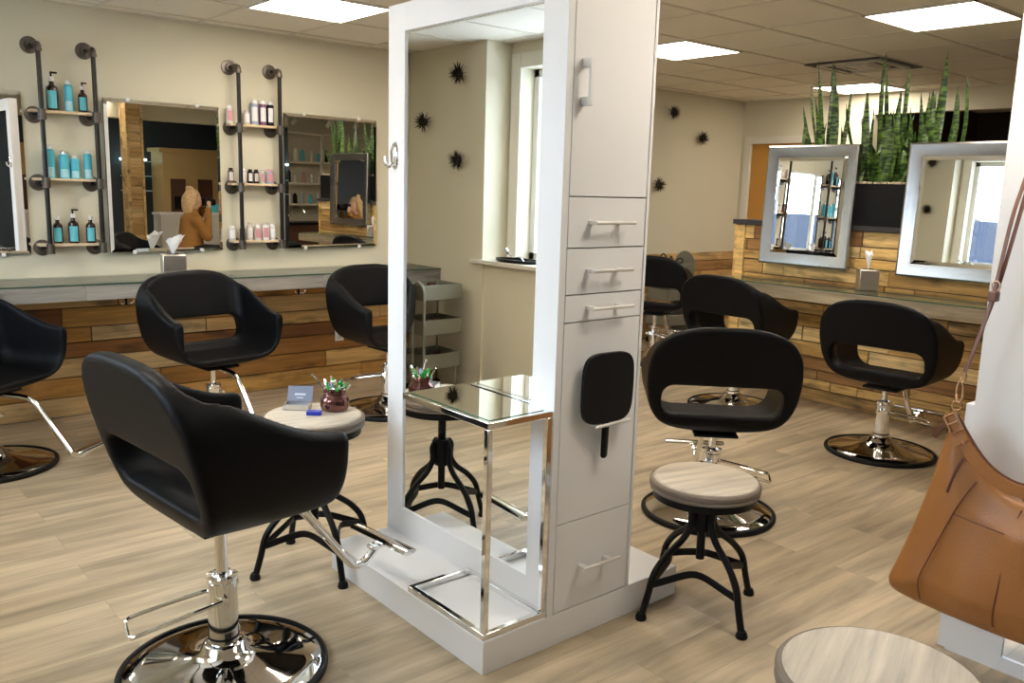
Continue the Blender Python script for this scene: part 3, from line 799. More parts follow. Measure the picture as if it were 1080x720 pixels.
snake_plant(-1.36, [(-1.28, -1.2, 2.26, .019, .02), (-1.34, -1.33, 2.485, .024, .01), (-1.37, -1.37, 2.36, .022, 0), (-1.40, -1.46, 2.24, .019, 0), (-1.44, -1.53, 2.37, .022, -.01), (-1.34, -1.31, 2.2, .022, 0), (-1.36, -1.42, 2.1, .022, 0)],
            'dense snake plant in the middle of the planter, between the framed mirrors', 26, (1.72, 2.18), 2, .2)
snake_plant(-1.70, [(-1.65, -1.60, 2.2, .017, 0), (-1.68, -1.675, 2.22, .026, 0), (-1.71, -1.73, 2.47, .022, -.01), (-1.75, -1.82, 2.23, .025, -.03), (-1.78, -1.90, 2.28, .015, -.05), (-1.72, -1.70, 2.2, .026, .01), (-1.66, -1.66, 2.2, .02, 0), (-1.8, -1.85, 2.0, .022, 0)],
            'snake plant with pale broad leaves above the second framed mirror', 9, (1.8, 2.12), 3, .14)
snake_plant(-2.42, [(-2.28, -2.2, 2.12, .02, 0), (-2.40, -2.36, 2.42, .022, 0), (-2.46, -2.5, 2.45, .024, 0), (-2.5, -2.6, 2.3, .02, .01)],
            'snake plant mostly hidden by the white pillar at right', 16, (1.8, 2.3), 4, .2)

# ------------------------------------------------------------------ white mirror towers
def bar_handle(par, x0, x1, z, y, r=.0062, vertical=False, z1=None):
    h_ = MB()
    if vertical:
        h_.box((x0 - .006, y - .040, z), (x0 + .006, y - .030, z1))
        for q in (z + .014, z1 - .014): h_.box((x0 - .006 , y - .032, q - .014), (x0 + .006, y, q + .014))
        return h_.build('handle', 'satin', par, bevel=.0015)
    h_.cyl((x0, y - .034, z), (x1, y - .034, z), r, 12)
    for q in (x0 + .012, x1 - .045): h_.box((q - .010, y - .034, z - .006), (q + .010, y, z + .006))
    return h_.build('handle', 'satin', par, bevel=.001)

def tower(name, label, x0, x1, y0, y1, zb, zt, my0, my1, mz0, mz1, plinth=None, face=True):
    t_ = thing(name, label, 'mirror tower', ((x0 + x1) / 2, (y0 + y1) / 2, 0))
    ox, oy = (x0 + x1) / 2, (y0 + y1) / 2
    X = lambda v_: v_ - ox
    Yy = lambda v_: v_ - oy
    MB().box((X(x0 + .012), Yy(y0 + .02), zb), (X(x1 - .012), Yy(y1 - .012), zt)).build('carcass', 'white', t_, smooth=0)
    for sgn, xf in ((-1, x0), (1, x1)):
        xa, xb = (X(xf), X(xf) + .0125) if sgn < 0 else (X(xf) - .0125, X(xf))
        for nm, (a, b_, c, d) in dict(stile=(y0, my0, zb, zt), stile2=(my1, y1, zb, zt), rail=(my0, my1, mz1, zt), rail2=(my0, my1, zb, mz0)).items():
            MB().box((xa, Yy(a), c), (xb, Yy(b_), d)).build('mirror_stile' if 'stile' in nm else 'mirror_rail', 'white', t_, bevel=.0008)
        xm = X(xf) - sgn * .007
        MB().box((min(xm, xm - sgn * .004), Yy(my0), mz0), (max(xm, xm - sgn * .004), Yy(my1), mz1)).build('mirror', 'mirror', t_, smooth=0)
    if plinth:
        px0, px1, py0, py1 = plinth
        MB().box((X(px0), Yy(py0), 0), (X(px1), Yy(py1), zb)).build('plinth', 'white', t_, bevel=.002)
    return t_, X, Yy
TX0, TX1, TY0, TY1 = 1.811, 2.206, -2.4844, -1.503
tw, X, Yy = tower('mirror_tower', 'tall white double-sided mirror tower with drawers in the middle of the salon', TX0, TX1, TY0, TY1, .1115, 2.155, -2.3754, -1.613, .2215, 2.057, (1.547, 2.477, -2.484, -1.5155))
# narrow drawer face towards the camera
fy = Yy(TY0)
MB().box((X(TX1) - .012, fy - .001, .1115), (X(TX1), fy + .02, 2.155)).build('side_panel', 'white', tw, bevel=.0008)
MB().box((X(TX0) + .0125, fy + .014, .1115), (X(TX1) - .012, fy + .0202, 2.155)).build('face_gap', 'seam', tw, smooth=0)
dx0, dx1 = X(TX0) + .030, X(TX1) - .0165
MB().box((X(TX0) + .0125, fy + .001, .1115), (dx0 - .0025, fy + .0195, 2.155)).build('face_strip', 'white', tw, smooth=0)
def front(z0, z1, nm): return MB().box((dx0, fy, z0 + .002), (dx1, fy + .0145, z1 - .002)).build(nm, 'white', tw, bevel=.0008)
dd = front(1.4808, 2.155, 'door'); bar_handle(dd, X(1.878), 0, 1.748, fy, vertical=True, z1=1.888)
for z0, z1, hz, ha, hb in ((1.3228, 1.4808, 1.402, 1.925, 2.108), (1.1772, 1.3228, 1.252, 1.922, 2.107), (1.0899, 1.1772, 1.133, 1.930, 2.118), (.1135, .4233, .257, 1.940, 2.116)):
    dr = front(z0, z1, 'drawer'); bar_handle(dr, X(ha), X(hb), hz, fy)
front(.4233, 1.0899, 'access_panel')
hk = MB(); hk.cyl((X(1.965), fy - .034, .742), (X(2.128), fy - .034, .745), .0062, 12)
for q in (1.985, 2.108): hk.box((X(q) - .008, fy - .034, .738), (X(q) + .008, fy + .004, .748))
hk.build('mirror_holder', 'satin', tw, bevel=.001)
def robe_hook(par, x, y, z, s=-1):
    h_ = MB(); Mx = Matrix.Translation((x, y, z)) @ Matrix.Rotation(R(-90), 4, 'Y') @ Matrix.Diagonal((2.2, .85, 1, 1))
    h_.lathe([(0, 0), (.024, 0), (.022, .006), (.012, .011), (0, .012)], seg=24, M4=Mx)
    h_.tube(catmull([(x - .008, y, z - .030), (x - .022, y + .004, z - .042), (x - .038, y + .008, z - .030), (x - .042, y + .010, z - .004)], 5), .0065, 10, radii=None)
    h_.tube(catmull([(x - .006, y, z + .035), (x - .013, y, z + .015), (x - .012, y, z - .025)], 4), .008, 8)
    return h_.build('robe_hook', 'chrome', par)
robe_hook(tw, X(TX0), Yy(-1.552), 1.61)
# hand mirror resting in its holder
hm = thing('hand_mirror', 'black square hand mirror hanging face down on the white tower', 'hand mirror', (2.02, TY0 - .026, .648))
n_ = 40; poly = []
for k_ in range(n_):
    a = 2 * math.pi * k_ / n_; ca, sa = math.cos(a), math.sin(a); pw = 0.48
    poly.append((.117 * math.copysign(abs(ca) ** pw, ca), .219 + .118 * math.copysign(abs(sa) ** pw, sa)))
MB().prism([(p_[0], p_[1]) for p_ in poly], -.008, .008, 1).build('mirror_head', 'blackp', hm, bevel=.003)
MB().prism([(p_[0] * .93, .219 + (p_[1] - .219) * .93) for p_ in poly], .0081, .0088, 1).build('mirror_glass', 'mirror', hm)
MB().tube([(0, 0, .11), (0, 0, .02), (0, 0, -.012), (0, 0, -.019)], .016, 12, radii=[.016, .016, .015, .008], flat=(1, .5)).build('handle', 'blackp', hm)
hm.rotation_euler = (0, R(1), 0)

# chrome side table standing on the plinth against the tower
ct = thing('chrome_side_table', 'chrome open frame side table with glass top on the tower plinth', 'side table', (1.55, -2.48, .1125))
def sqbar(a, b_, r=.0105): return MB().tube([a, b_], r * 1.414, 4)
x0, x1, y0, y1, zt = .0, .25, .0, .455, .690
f = MB(); r_ = .0105
def barbox(mb, a, b_): mb.box((min(a[0], b_[0]) - r_, min(a[1], b_[1]) - r_, min(a[2], b_[2]) - r_), (max(a[0], b_[0]) + r_, max(a[1], b_[1]) + r_, max(a[2], b_[2]) + r_))
def hoop(z, ya, yb_, nm):
    mb = MB(); xa_, xb2 = x0 + .01, x1
    vs = []
    for (px, py, sx, sy) in ((xa_, ya, -1, -1), (xb2, ya, 1, -1), (xb2, yb_, 1, 1), (xa_, yb_, -1, 1)):
        for (q, dz) in ((1, -1), (1, 1), (-1, 1), (-1, -1)): vs.append((px + sx * q * r_, py + sy * q * r_, z + dz * r_))
    mb.add(vs, [(i * 4 + k_, ((i + 1) % 4) * 4 + k_, ((i + 1) % 4) * 4 + (k_ + 1) % 4, i * 4 + (k_ + 1) % 4) for i in range(4) for k_ in range(4)])
    return mb.build(nm, 'chrome', ct, bevel=.0025)
hoop(.0105, y0 + .01, y1 - .04, 'base_frame'); hoop(zt, y0 + .01, y1, 'top_frame')
for xx in (x0 + .01, x1 - .0):
    MB().box((xx - r_ + .0004, y0 + .01 - r_ + .0004, .0215), (xx + r_ - .0004, y0 + .01 + r_ - .0004, zt - r_ - .0004)).build('leg', 'chrome', ct, bevel=.0025)
MB().box((x0 + .02, y0 + .02, zt - .006), (x1 - .011, y1 - .011, zt + .0125)).build('mirror_top', 'mirror', ct)
e_ = MB(); 
for (a, b_, c, d) in ((x0 + .0195, y0 + .0195, x1 - .0115, y0 + .02), (x0 + .0195, y0 + .0195, x0 + .02, y1 - .0115)): e_.box((a, b_, zt + .0095), (c, d, zt + .0124))
e_.build('glass_edge', 'glassedge', ct, smooth=0)

# second tower at the right edge
tw2, X2, Y2 = tower('mirror_tower', 'white mirror tower at the right edge with the handbag hanging from it', 2.9, 3.295, -4.30, -3.305, 0.0, 2.155, -4.19, -3.48, .05, 2.057)
MB().box((X2(2.902), Y2(-3.305), 0.005), (X2(3.29), Y2(-3.279), .853)).build('side_door', 'white', tw2, bevel=.001)
robe_hook(tw2, X2(2.9), Y2(-3.392), 1.665)

# ------------------------------------------------------------------ styling chairs
def chair_shell(X, Y, Z):
    t_ = np.clip((Z - .42) / .5, 0, 1.2)
    xb = -.160 - .135 * t_
    n_ = 2.9
    stad = ((np.abs(Y * (1 + .05 * np.clip((.66 - Z) / .3, 0, 1)) / .337) ** n_ + np.abs((Z - .675) / .262) ** n_) ** (1 / n_) - 1) * .27
    # back edge rises in one sweep from the arms
    s = np.clip((.19 - X) / .46, 0, 1) ** 1.5
    ztop = .712 + .26 * s
    zlow = .405 + .040 * np.clip(-X / .3, 0, 1) + .02 * np.clip((X - .1) / .15, 0, 1)
    xf = .245 - .03 * np.clip((.52 - Z) / .12, 0, 1) ** 2
    outer = smax(stad, (xb - X) * .98, .022)
    outer = smax(outer, X - xf, .03)
    outer = smax(outer, Z - ztop, .034)
    outer = smax(outer, zlow - Z, .07)
    th = .05
    cav = smax(np.abs(Y) - (.335 - th) + .0 * Z, (.492 - .012 * np.clip((X + .2) / .4, 0, 1)) + .035 * (np.clip((X - .15) / .12, 0, 1)) ** 2 * 0 - Z, .11)
    cav = smax(cav, (xb + .062) - X, .08)
    d = smax(outer, -cav, .02)
    # window between seat and back band
    op = rbox2(Y, Z - .592, .268, .070, .055)
    op = np.maximum(op, X - (xb + .16))
    op = np.maximum(op, .500 - Z)
    d = smax(d, -op, .015)
    return d
H_CH = .011
chair_meshes = {}
def make_chair(lift=0.0):
    t_ = thing('styling_chair', '', 'styling chair', (0, 0, 0), 0, 'black salon styling chairs')
    sh = sdf_mesh('upholstered_shell', chair_shell, (-.42, -.38, .36), (.32, .38, 1.0), H_CH, 'vinyl', t_, relax=2)
    # seam piping around the rear edge of the back
    rim = []
    for k_ in range(48):
        a = 2 * math.pi * k_ / 48; ca, sa = math.cos(a), math.sin(a)
        yy = .322 * math.copysign(abs(ca) ** .72, ca); zz = .675 + .242 * math.copysign(abs(sa) ** .72, sa)
        tt = (zz - .42) / .5; rim.append((-.25 - .095 * tt + .012, yy, zz))
    # chrome column
    MB().lathe([(0, .05), (.052, .05), (.052, .085), (.0445, .09), (.0445, .30), (.047, .305), (.047, .318), (.03, .32), (.03, .312), (0, .312)], seg=32).build('column', 'chrome', t_, smooth=12)
    MB().lathe([(.0445, .118), (.0462, .118), (.0462, .124), (.0445, .124)], seg=32).build('column_ring', 'rubber', t_, smooth=12)
    MB().cyl((0, 0, .31), (0, 0, .41), .017, 20).build('piston', 'chrome', t_)
    pl = MB(); pl.box((-.10, -.10, .398), (.13, .10, .412)); pl.build('seat_plate', 'blackp', t_, bevel=.003)
    b_ = MB().lathe([(0, .012), (.296, .012), (.300, .018), (.292, .026), (.24, .034), (.16, .046), (.10, .060), (.072, .078), (.062, .10), (.050, .105), (0, .105)], seg=64)
    b_.build('base_plate', 'basechrome', t_, smooth=50)
    MB().lathe([(.27, 0), (.309, 0), (.315, .008), (.314, .020), (.306, .027), (.297, .026), (.296, .01), (.27, 0)], seg=64).build('base_rim', 'rubber', t_, smooth=50)
    # footrest
    for s_ in (-1, 1):
        pth = catmull([(.10, s_ * .028, .392), (.20, s_ * .028, .39), (.27, s_ * .028, .37), (.34, s_ * .028, .29), (.46, s_ * .028, .135), (.495, s_ * .028, .105), (.535, s_ * .028, .108), (.57, s_ * .028, .135), (.60, s_ * .028, .16)], 5)
        if s_ < 0: MB().tube([(p_.x, 0, p_.z) for p_ in pth], .0145, 14).build('footrest_tube', 'chrome', t_)
    fb = MB(); fb.tube([(.61, -.155, .168), (.61, .155, .168)], .017, 12, flat=(.6, 1.7)); fb.build('footrest_bar', 'chrome', t_)
    MB().box((.555, -.02, .145), (.612, .02, .158)).build('footrest_bracket', 'chrome', t_, bevel=.003)
    # pump lever, a wire loop reaching out of the column foot
    pv = bpy.data.objects.new('pump_lever', None)
    lv = MB(); lv.tube(catmull([(.0, -.052, .255), (-.12, -.060, .232), (-.245, -.066, .205), (-.268, -.055, .198), (-.272, -.03, .197), (-.272, .03, .197), (-.268, .055, .198), (-.245, .066, .205), (-.12, .060, .232), (.0, .052, .255), (.05, .052, .262)], 4), .0064, 8)
    lv.cyl((0, -.06, .257), (0, .066, .257), .009, 12); lv.box((.0, .048, .245), (.035, .064, .275)); lv.cyl((.05, .045, .262), (.05, .075, .262), .008, 10)
    lv = lv.build('pump_lever', 'chrome', t_)
    return t_
c0 = make_chair()
def place(root, x, y, rz, lever, lift=0.0, label='', first=False):
    o = root if first else dup(root, (x, y, 0), rz, label)
    o.location = (x, y, 0); o.rotation_euler = (0, 0, R(rz)); o['label'] = label
    for ch in kids(o):
        nm = ch.name.split('.')[0]
        if nm == 'pump_lever': ch.rotation_euler = (0, 0, R(lever - rz + 180))
        elif nm in ('upholstered_shell', 'seat_plate', 'footrest_tube', 'footrest_bar', 'footrest_bracket'): ch.location.z = lift
        elif nm == 'piston' and lift: ch.location.z = lift * .5; ch.scale.z = 1
    if lift:
        for ch in kids(o):
            if ch.name.split('.')[0] == 'piston':
                ch.location.z = -.31 * (1 + lift / .1) + .31; ch.scale.z = 1 + lift / .1
    return o
CH = [((.931, -1.971), 6, 168, .09, 'nearest black bucket chair, seen from behind its open back, facing the tower mirror'),
      ((.72, .597), -50, 150, .0, 'black bucket chair cut by the left edge of the picture'),
      ((1.86, .50), -82, 150, .03, 'black bucket chair facing the camera before the long counter, left of the stool table'),
      ((3.03, .45), -86, 120, .03, 'black bucket chair half hidden behind the left edge of the white tower'),
      ((3.27, -2.03), 45, -52, .0, 'black bucket chair seen from behind, directly behind the wood-topped stool by the tower'),
      ((4.93, -2.03), 5, -50, .0, 'black bucket chair beside the handbag, facing the right counter'),
      ((5.12, -.83), 0, -60, .02, 'black bucket chair at the right counter, behind the centre right chair'),
      ((5.93, .62), 24, -60, .03, 'farthest black bucket chair, beside the grey trolley at the back wall')]
for i, (p_, rz, lv, lf, lb) in enumerate(CH):
    if i: place(c0, p_[0], p_[1], rz, lv, lf, lb)
place(c0, CH[0][0][0], CH[0][0][1], CH[0][1], CH[0][2], CH[0][3], CH[0][4], first=True)

# ------------------------------------------------------------------ stools
def make_stool(h_, rz, loc, label):
    t_ = thing('work_stool', label, 'stool', loc, rz, 'iron stools with round wooden seats')
    zt = h_
    MB().lathe([(0, zt - .002), (.178, zt - .002), (.184, zt - .006)], seg=64).build('seat', 'stoolwood', t_)
    MB().lathe([(.184, zt - .006), (.192, zt - .008), (.197, zt - .014), (.197, zt - .026), (.192, zt - .031), (.197, zt - .036), (.195, zt - .044), (0, zt - .044)], seg=64).build('seat_rim', 'stoolside', t_)
    MB().lathe([(0, zt - .0445), (.172, zt - .0445), (.183, zt - .052), (.183, zt - .074), (.175, zt - .076), (.172, zt - .058), (0, zt - .056)], seg=48).build('seat_ring', 'iron', t_)
    zc = .335
    s_ = MB().cyl((0, 0, .19), (0, 0, zt - .055), .0155, 16)
    for k_ in range(14): s_.cyl((0, 0, zc + .02 + k_ * .012), (0, 0, zc + .026 + k_ * .012), .018, 14) if zc + .03 + k_ * .012 < zt - .06 else None
    s_.build('screw_post', 'iron', t_)
    MB().lathe([(.016, .30), (.030, .30), (.036, .315), (.036, .40), (.030, .415), (.016, .415)], seg=24).build('hub', 'iron', t_)
    for k_ in range(4):
        a = math.pi / 2 * k_; ca, sa = math.cos(a), math.sin(a)
        pts = [(.038, .405), (.052, .385), (.050, .345), (.055, .315), (.085, .275), (.150, .225), (.200, .165), (.222, .09), (.245, .012)]
        lg = MB().tube([(p_.x * ca, p_.x * sa, p_.y) for p_ in catmull([(x, z, 0) for x, z in pts], 5)], .0125, 10)
        lg.build('leg', 'iron', t_)
        lg = MB().lathe([(0, 0), (.019, 0), (.021, .006), (.019, .016), (.014, .026), (0, .026)], c=(.247 * ca, .247 * sa, 0), seg=14); lg.build('foot', 'iron', t_)
        a2 = a + math.pi / 2; P0 = Vector((.212 * ca, .212 * sa, .125)); P1 = Vector((.212 * math.cos(a2), .212 * math.sin(a2), .125))
        mid = (P0 + P1) / 2 * .55; mid.z = .150
        pth = []
        for q in range(13):
            u = q / 12; b0 = P0.lerp(P1, u); k2 = math.sin(math.pi * u)
            c_ = b0 * (1 - .30 * k2); c_.z = .125 + .045 * k2; pth.append(c_)
        MB().tube(pth, .0095, 8, flat=(1.5, .55)).build('brace', 'iron', t_)
    return t_
make_stool(.50, -14, (2.46, -2.60, 0), 'iron stool with round grey oak seat on the floor right of the tower')
make_stool(.62, -3, (1.512, -1.445, 0), 'tall iron stool used as a small table, holding cards and a jar of clips')
make_stool(.60, 20, (1.55, -3.71, 0), 'iron stool with round oak seat cut off at the bottom edge')
make_stool(.495, 10, (4.50, -3.62, 0), 'iron stool under the seated person, seen only in the mirror')

# things on the stool table --------------------------------------------
ZT = .618
j = thing('clip_jar', 'small copper coloured glass jar full of hair clips on the stool table', 'jar', (1.612, -1.43, ZT))
MB().lathe([(0, 0), (.046, 0), (.053, .005), (.0565, .016), (.057, .038), (.054, .050), (.045, .060), (.042, .066), (.045, .069), (.045, .084), (.042, .087), (.038, .087), (.038, .02), (0, .02)], seg=36).build('jar_body', 'copper', j)
MB().tube([(.044 * math.cos(a / 24 * 2 * math.pi), .044 * math.sin(a / 24 * 2 * math.pi), .073) for a in range(24)], .0022, 6, closed=True).build('jar_thread', 'copper', j)
rr = random.Random(5)
def clip(i, mat, label):
    a = rr.uniform(0, 6.28); r0 = rr.uniform(.004, .022); tl = rr.uniform(.018, .05)
    p0 = Vector((1.612 + r0 * math.cos(a), -1.43 + r0 * math.sin(a), ZT + .05)); dr = Vector((math.cos(a) * tl, math.sin(a) * tl, rr.uniform(.045, .075)))
    f = MB(); s_ = Vector((-math.sin(a), math.cos(a), 0)) * .0035
    f.tube([p0 - s_, p0 + dr * .6 - s_ * 1.2, p0 + dr - s_ * .4], .003, 6); f.tube([p0 + s_, p0 + dr * .6 + s_ * 1.2, p0 + dr + s_ * .4], .003, 6)
    f.cyl(p0 + dr * .55 - s_ * 1.5, p0 + dr * .55 + s_ * 1.5, .0035, 8)
    tag(f.build('hair_clip', mat, None), label, 'hair clip', 'silver hair clips in the jar' if mat == 'chrome' else 'green hair clips in the jar')
for i in range(13): clip(i, 'chrome', 'silver hair clip standing in the copper jar')
for i in range(8): clip(i, 'greenp', 'bright green hair clip standing in the copper jar')
f = MB(); p0 = Vector((1.60, -1.41, ZT + .05)); f.tube([p0, (1.572, -1.385, ZT + .10), (1.552, -1.372, ZT + .138)], .0035, 6); f.cyl((1.552, -1.372, ZT + .132), (1.549, -1.370, ZT + .142), .006, 8)
tag(f.build('hair_clip', 'chrome', None), 'longest silver clip leaning out of the jar to the left', 'hair clip')
cb = thing('card_holder', 'clear open box of slate business cards on the stool table', 'card holder', (1.50, -1.335, ZT), -40)
f = MB(); f.box((-.05, -.032, 0), (.05, .032, .004)); f.box((-.05, -.032, 0), (.05, -.029, .022)); f.box((-.05, -.032, 0), (-.047, .032, .022)); f.box((.047, -.032, 0), (.05, .032, .022)); f.box((-.05, .029, 0), (.05, .032, .022))
f.build('tray', 'nickel', cb)
Ml = Matrix.Translation((0, .032, .022)) @ Matrix.Rotation(R(-25), 4, 'X')
f = MB().box((-.05, -.001, 0), (.05, .003, .062), M4=Ml); f.build('lid', 'card', cb)
f = MB().box((-.022, -.0018, .024), (.022, -.001, .032), M4=Ml); f.box((-.014, -.0018, .012), (.014, -.001, .016), M4=Ml); f.build('lid_print', 'cardprint', cb)
f = MB().box((-.045, -.026, .004), (.045, .028, .010)); f.build('cards', 'card', cb)
f = MB().box((-.028, -.016, 0), (.028, .016, .016)).build('small_blue_box', 'blue', None, bevel=.002); f.location = (1.51, -1.455, ZT); f.rotation_euler = (0, 0, R(-38))
tag(f, 'small bright blue box in front of the business cards', 'box')

# ------------------------------------------------------------------ spiky wall ornaments
def burr(p_, nrm, r_, label, seed):
    rr = random.Random(seed); mb = MB(); N = Vector(nrm)
    n_ = 150
    for k_ in range(n_):
        z = 1 - 2 * (k_ + .5) / n_; ph = k_ * 2.399963; q = math.sqrt(1 - z * z)
        d = Vector((q * math.cos(ph), q * math.sin(ph), z))
        d = (d + Vector([rr.uniform(-.15, .15) for _ in range(3)])).normalized()
        if d.dot(N) < -.25: continue
        mb.tube([d * .02, d * r_ * rr.uniform(.75, 1.05)], .002, 4, radii=[.0042, .0006])
    me = mb.build('spiky_ornament', 'spike', None, smooth=0)
    core = MB().lathe([(0, -.032), (.022, -.024), (.032, 0), (.022, .024), (0, .032)], seg=14)
    o = thing('spiky_ornament', label, 'wall ornament', p_, 0, 'spiky round wall ornaments')
    me.name = 'spikes'; me.parent = o
    core.build('core', 'spike', o)
    return o
burr((6.969, YL - .045, 2.295), (0, -1, 0), .085, 'dark spiky ball ornament, uppermost on the wall right of the tower', 1)
burr((7.45, YL - .045, 2.07), (0, -1, 0), .085, 'dark spiky ball ornament nearest the door on the wall right of the tower', 2)
burr((6.80, YL - .045, 1.575), (0, -1, 0), .085, 'dark spiky ball ornament, lowest, beside the right edge of the tower', 3)
burr((XW + .045, .754, 2.297), (1, 0, 0), .085, 'uppermost spiky ball ornament seen in the tower mirror', 4)
burr((XW + .045, 1.191, 1.976), (1, 0, 0), .085, 'left spiky ball ornament seen in the tower mirror', 5)
burr((XW + .045, .748, 1.691), (1, 0, 0), .085, 'lowest spiky ball ornament seen in the tower mirror', 6)

# ------------------------------------------------------------------ tray trolleys
def trolley(x, y, rz, label, kind=0):
    t_ = thing('tray_trolley', label, 'trolley', (x, y, 0), rz, None)
    for i, z in enumerate((.70, .45, .20)):
        f = MB(); w_, d_, h_ = .17, .15, .11
        f.box((-w_, -d_, z), (w_, d_, z + .008)); f.box((-w_, -d_, z), (w_, -d_ + .008, z + h_)); f.box((-w_, d_ - .008, z), (w_, d_, z + h_)); f.box((-w_, -d_, z), (-w_ + .008, d_, z + h_)); f.box((w_ - .008, -d_, z), (w_, d_, z + h_))
        f.build('tray', 'grey', t_, bevel=.004)
        f = MB(); rr = random.Random(i + kind)
        for _ in range(6):
            px, py = rr.uniform(-.12, .12), rr.uniform(-.1, .1); f.box((px - .03, py - .02, z + .008), (px + .03, py + .02, z + rr.uniform(.05, .10)))
        f.build('tray_contents', 'trolleyred', t_, bevel=.006)
    if kind == 0:
        pth = [(.02, -.17, .05)] + [(.02, -.17 + .0, .70)] + [(.02, -.10 - .07 * math.cos(a), .76 + .07 * math.sin(a)) for a in [0, .5, 1, 1.57, 2.1, 2.6, 3.14]] + [(.02, -.03, .05)]
        MB().tube([(.19, p_[1] - .02, p_[2]) for p_ in pth], .011, 10).build('handle_tube', 'grey', t_)
    else:
        prof = [(-.14, .08), (.14, .08), (.14, .80)] + [(.14 * math.cos(a), .80 + .13 * math.sin(a)) for a in [k_ * math.pi / 10 for k_ in range(1, 10)]] + [(-.14, .80)]
        MB().prism(prof, .172, .184, 0).build('side_panel', 'grey', t_, bevel=.003)
    for sx in (-.14, .14):
        for sy in (-.12, .12):
            f = MB().cyl((sx, sy, .06), (sx, sy, .20 if kind == 0 else .21), .009, 8); f.build('post', 'grey', t_)
            MB().cyl((sx, sy - .012, .03), (sx, sy + .012, .03), .03, 16).build('wheel', 'rubber', t_)
    for sx in (-.15, .15):
        MB().tube([(sx, .13, .2), (sx, .13, .80)], .008, 8).build('corner_post', 'grey', t_)
    return t_
trolley(.06, .74, 0, 'grey tray trolley with a looped handle seen in the tower mirror', 0)
t2 = trolley(6.78, 1.16, -8, 'grey tray trolley with a rounded side panel at the back wall', 1)
f = MB().tube(catmull([(6.60, 1.0, .82), (6.55, .98, .90), (6.48, .96, .86), (6.42, .97, .93), (6.36, .98, .88), (6.30, .98, .90)], 6), .006, 8)
tag(f.build('power_cord', 'rubber', None), 'thin black cord looped over the grey trolley', 'cord')
f = MB().tube(catmull([(6.62, .985, .84), (6.66, .975, .875), (6.72, .98, .86), (6.72, .985, .835), (6.66, .985, .822), (6.60, .985, .825)], 6), .006, 8)
tag(f.build('power_cord', 'rubber', None), 'short black cord loop on the front of the grey trolley', 'cord')

# things on the window sill -----------------------------------------------
ty_ = thing('oval_tray', 'dark oval tray on the window sill, seen in the tower mirror', 'tray', (-.29, .19, .9905))
MB().lathe([(0, 0), (.12, 0), (.135, .008), (.14, .022), (.132, .022), (.12, .008), (0, .006)], seg=40, M4=Matrix.Diagonal((.75, 1.5, 1, 1))).build('dish', 'blackp', ty_)
f = MB().tube(catmull([(-.27, .10, 1.0), (-.28, .16, 1.03), (-.29, .24, 1.02), (-.29, .30, 1.06)], 5), .006, 8); f.cyl((-.29, .30, 1.05), (-.29, .325, 1.075), .012, 10)
tag(f.build('chrome_clipper', 'chrome', None), 'small chrome tool lying on the dark tray on the sill', 'tool')

# ------------------------------------------------------------------ handbag
BX = 2.775
outline = [(-3.322, .835), (-3.288, .800), (-3.256, .631), (-3.214, .456), (-3.168, .299), (-3.152, .246), (-3.175, .205), (-3.305, .188), (-3.438, .184), (-3.577, .182), (-3.74, .20), (-3.83, .25), (-3.82, .45), (-3.78, .66), (-3.755, .800), (-3.725, .835), (-3.69, .73), (-3.60, .645), (-3.52, .620), (-3.442, .645), (-3.375, .715)]
bag = thing('handbag', 'tan leather shoulder bag hanging on the white tower at right', 'handbag', (BX, -3.5, .17))
def poly_sdf(P, Q, pts):
    d = np.full(P.shape, 1e9); s = np.ones(P.shape)
    n_ = len(pts)
    for i in range(n_):
        ax_, ay = pts[i]; bx, by = pts[i - 1]
        ex, ey = bx - ax_, by - ay; wx, wy = P - ax_, Q - ay
        t_ = np.clip((wx * ex + wy * ey) / (ex * ex + ey * ey), 0, 1)
        d = np.minimum(d, (wx - ex * t_) ** 2 + (wy - ey * t_) ** 2)
        c1, c2, c3 = Q >= ay, Q < by, ex * wy > ey * wx
        s = np.where((c1 & c2 & c3) | (~c1 & ~c2 & ~c3), -s, s)
    return s * np.sqrt(d)
ol = [(p_.x, p_.y) for p_ in catmull([(a + 3.5, b_ - .17, 0) for a, b_ in outline], 3, True)]
def bag_fn(X, Y, Z):
    d2 = poly_sdf(Y[0], Z[0], ol)[None].repeat(X.shape[0], 0)
    bulge = .075 - .045 * np.clip((Z - .05) / .55, 0, 1)
    fold = .008 * np.sin(18 * (Y + .4 * Z)) * np.clip(-d2 / .08, 0, 1) + .005 * np.sin(31 * Y - 9 * Z) * np.clip(-d2 / .1, 0, 1)
    thk = bulge * np.sqrt(np.clip(-d2 / .10, 0, 1)) + .004
    # superellipse-like pillow: distance in x against local thickness
    dx = np.abs(X) - thk - fold * (X < 0)
    return np.maximum(dx * .7, d2 - .001)
sdf_mesh('bag_body', bag_fn, (-.11, -.42, -.05), (.11, .42, .68), .0085, 'bag', bag, relax=3)
def bag_front(y, z):
    """x of the bag's camera side at (y, z) local"""
    d2 = float(poly_sdf(np.array([[y]]), np.array([[z]]), ol)[0, 0])
    bulge = .075 - .045 * min(1, max(0, (z - .05) / .55))
    return -(bulge * math.sqrt(min(1, max(0, -d2 / .10))) + .0035)
def seam(pts, r_=.0022, mat='bagdark', nm='seam'):
    P_ = catmull([(a + 3.5, b_ - .17, 0) for a, b_ in pts], 6)
    return MB().tube([(bag_front(p_.x, p_.y) - .0035, p_.x, p_.y) for p_ in P_], r_, 6).build(nm, mat, bag)
seam([(-3.395, .650), (-3.352, .545), (-3.307, .403), (-3.277, .300), (-3.280, .224)])
seam([(-3.353, .539), (-3.43, .530), (-3.522, .521)])
seam([(-3.530, .600), (-3.518, .517), (-3.509, .368), (-3.503, .225)])
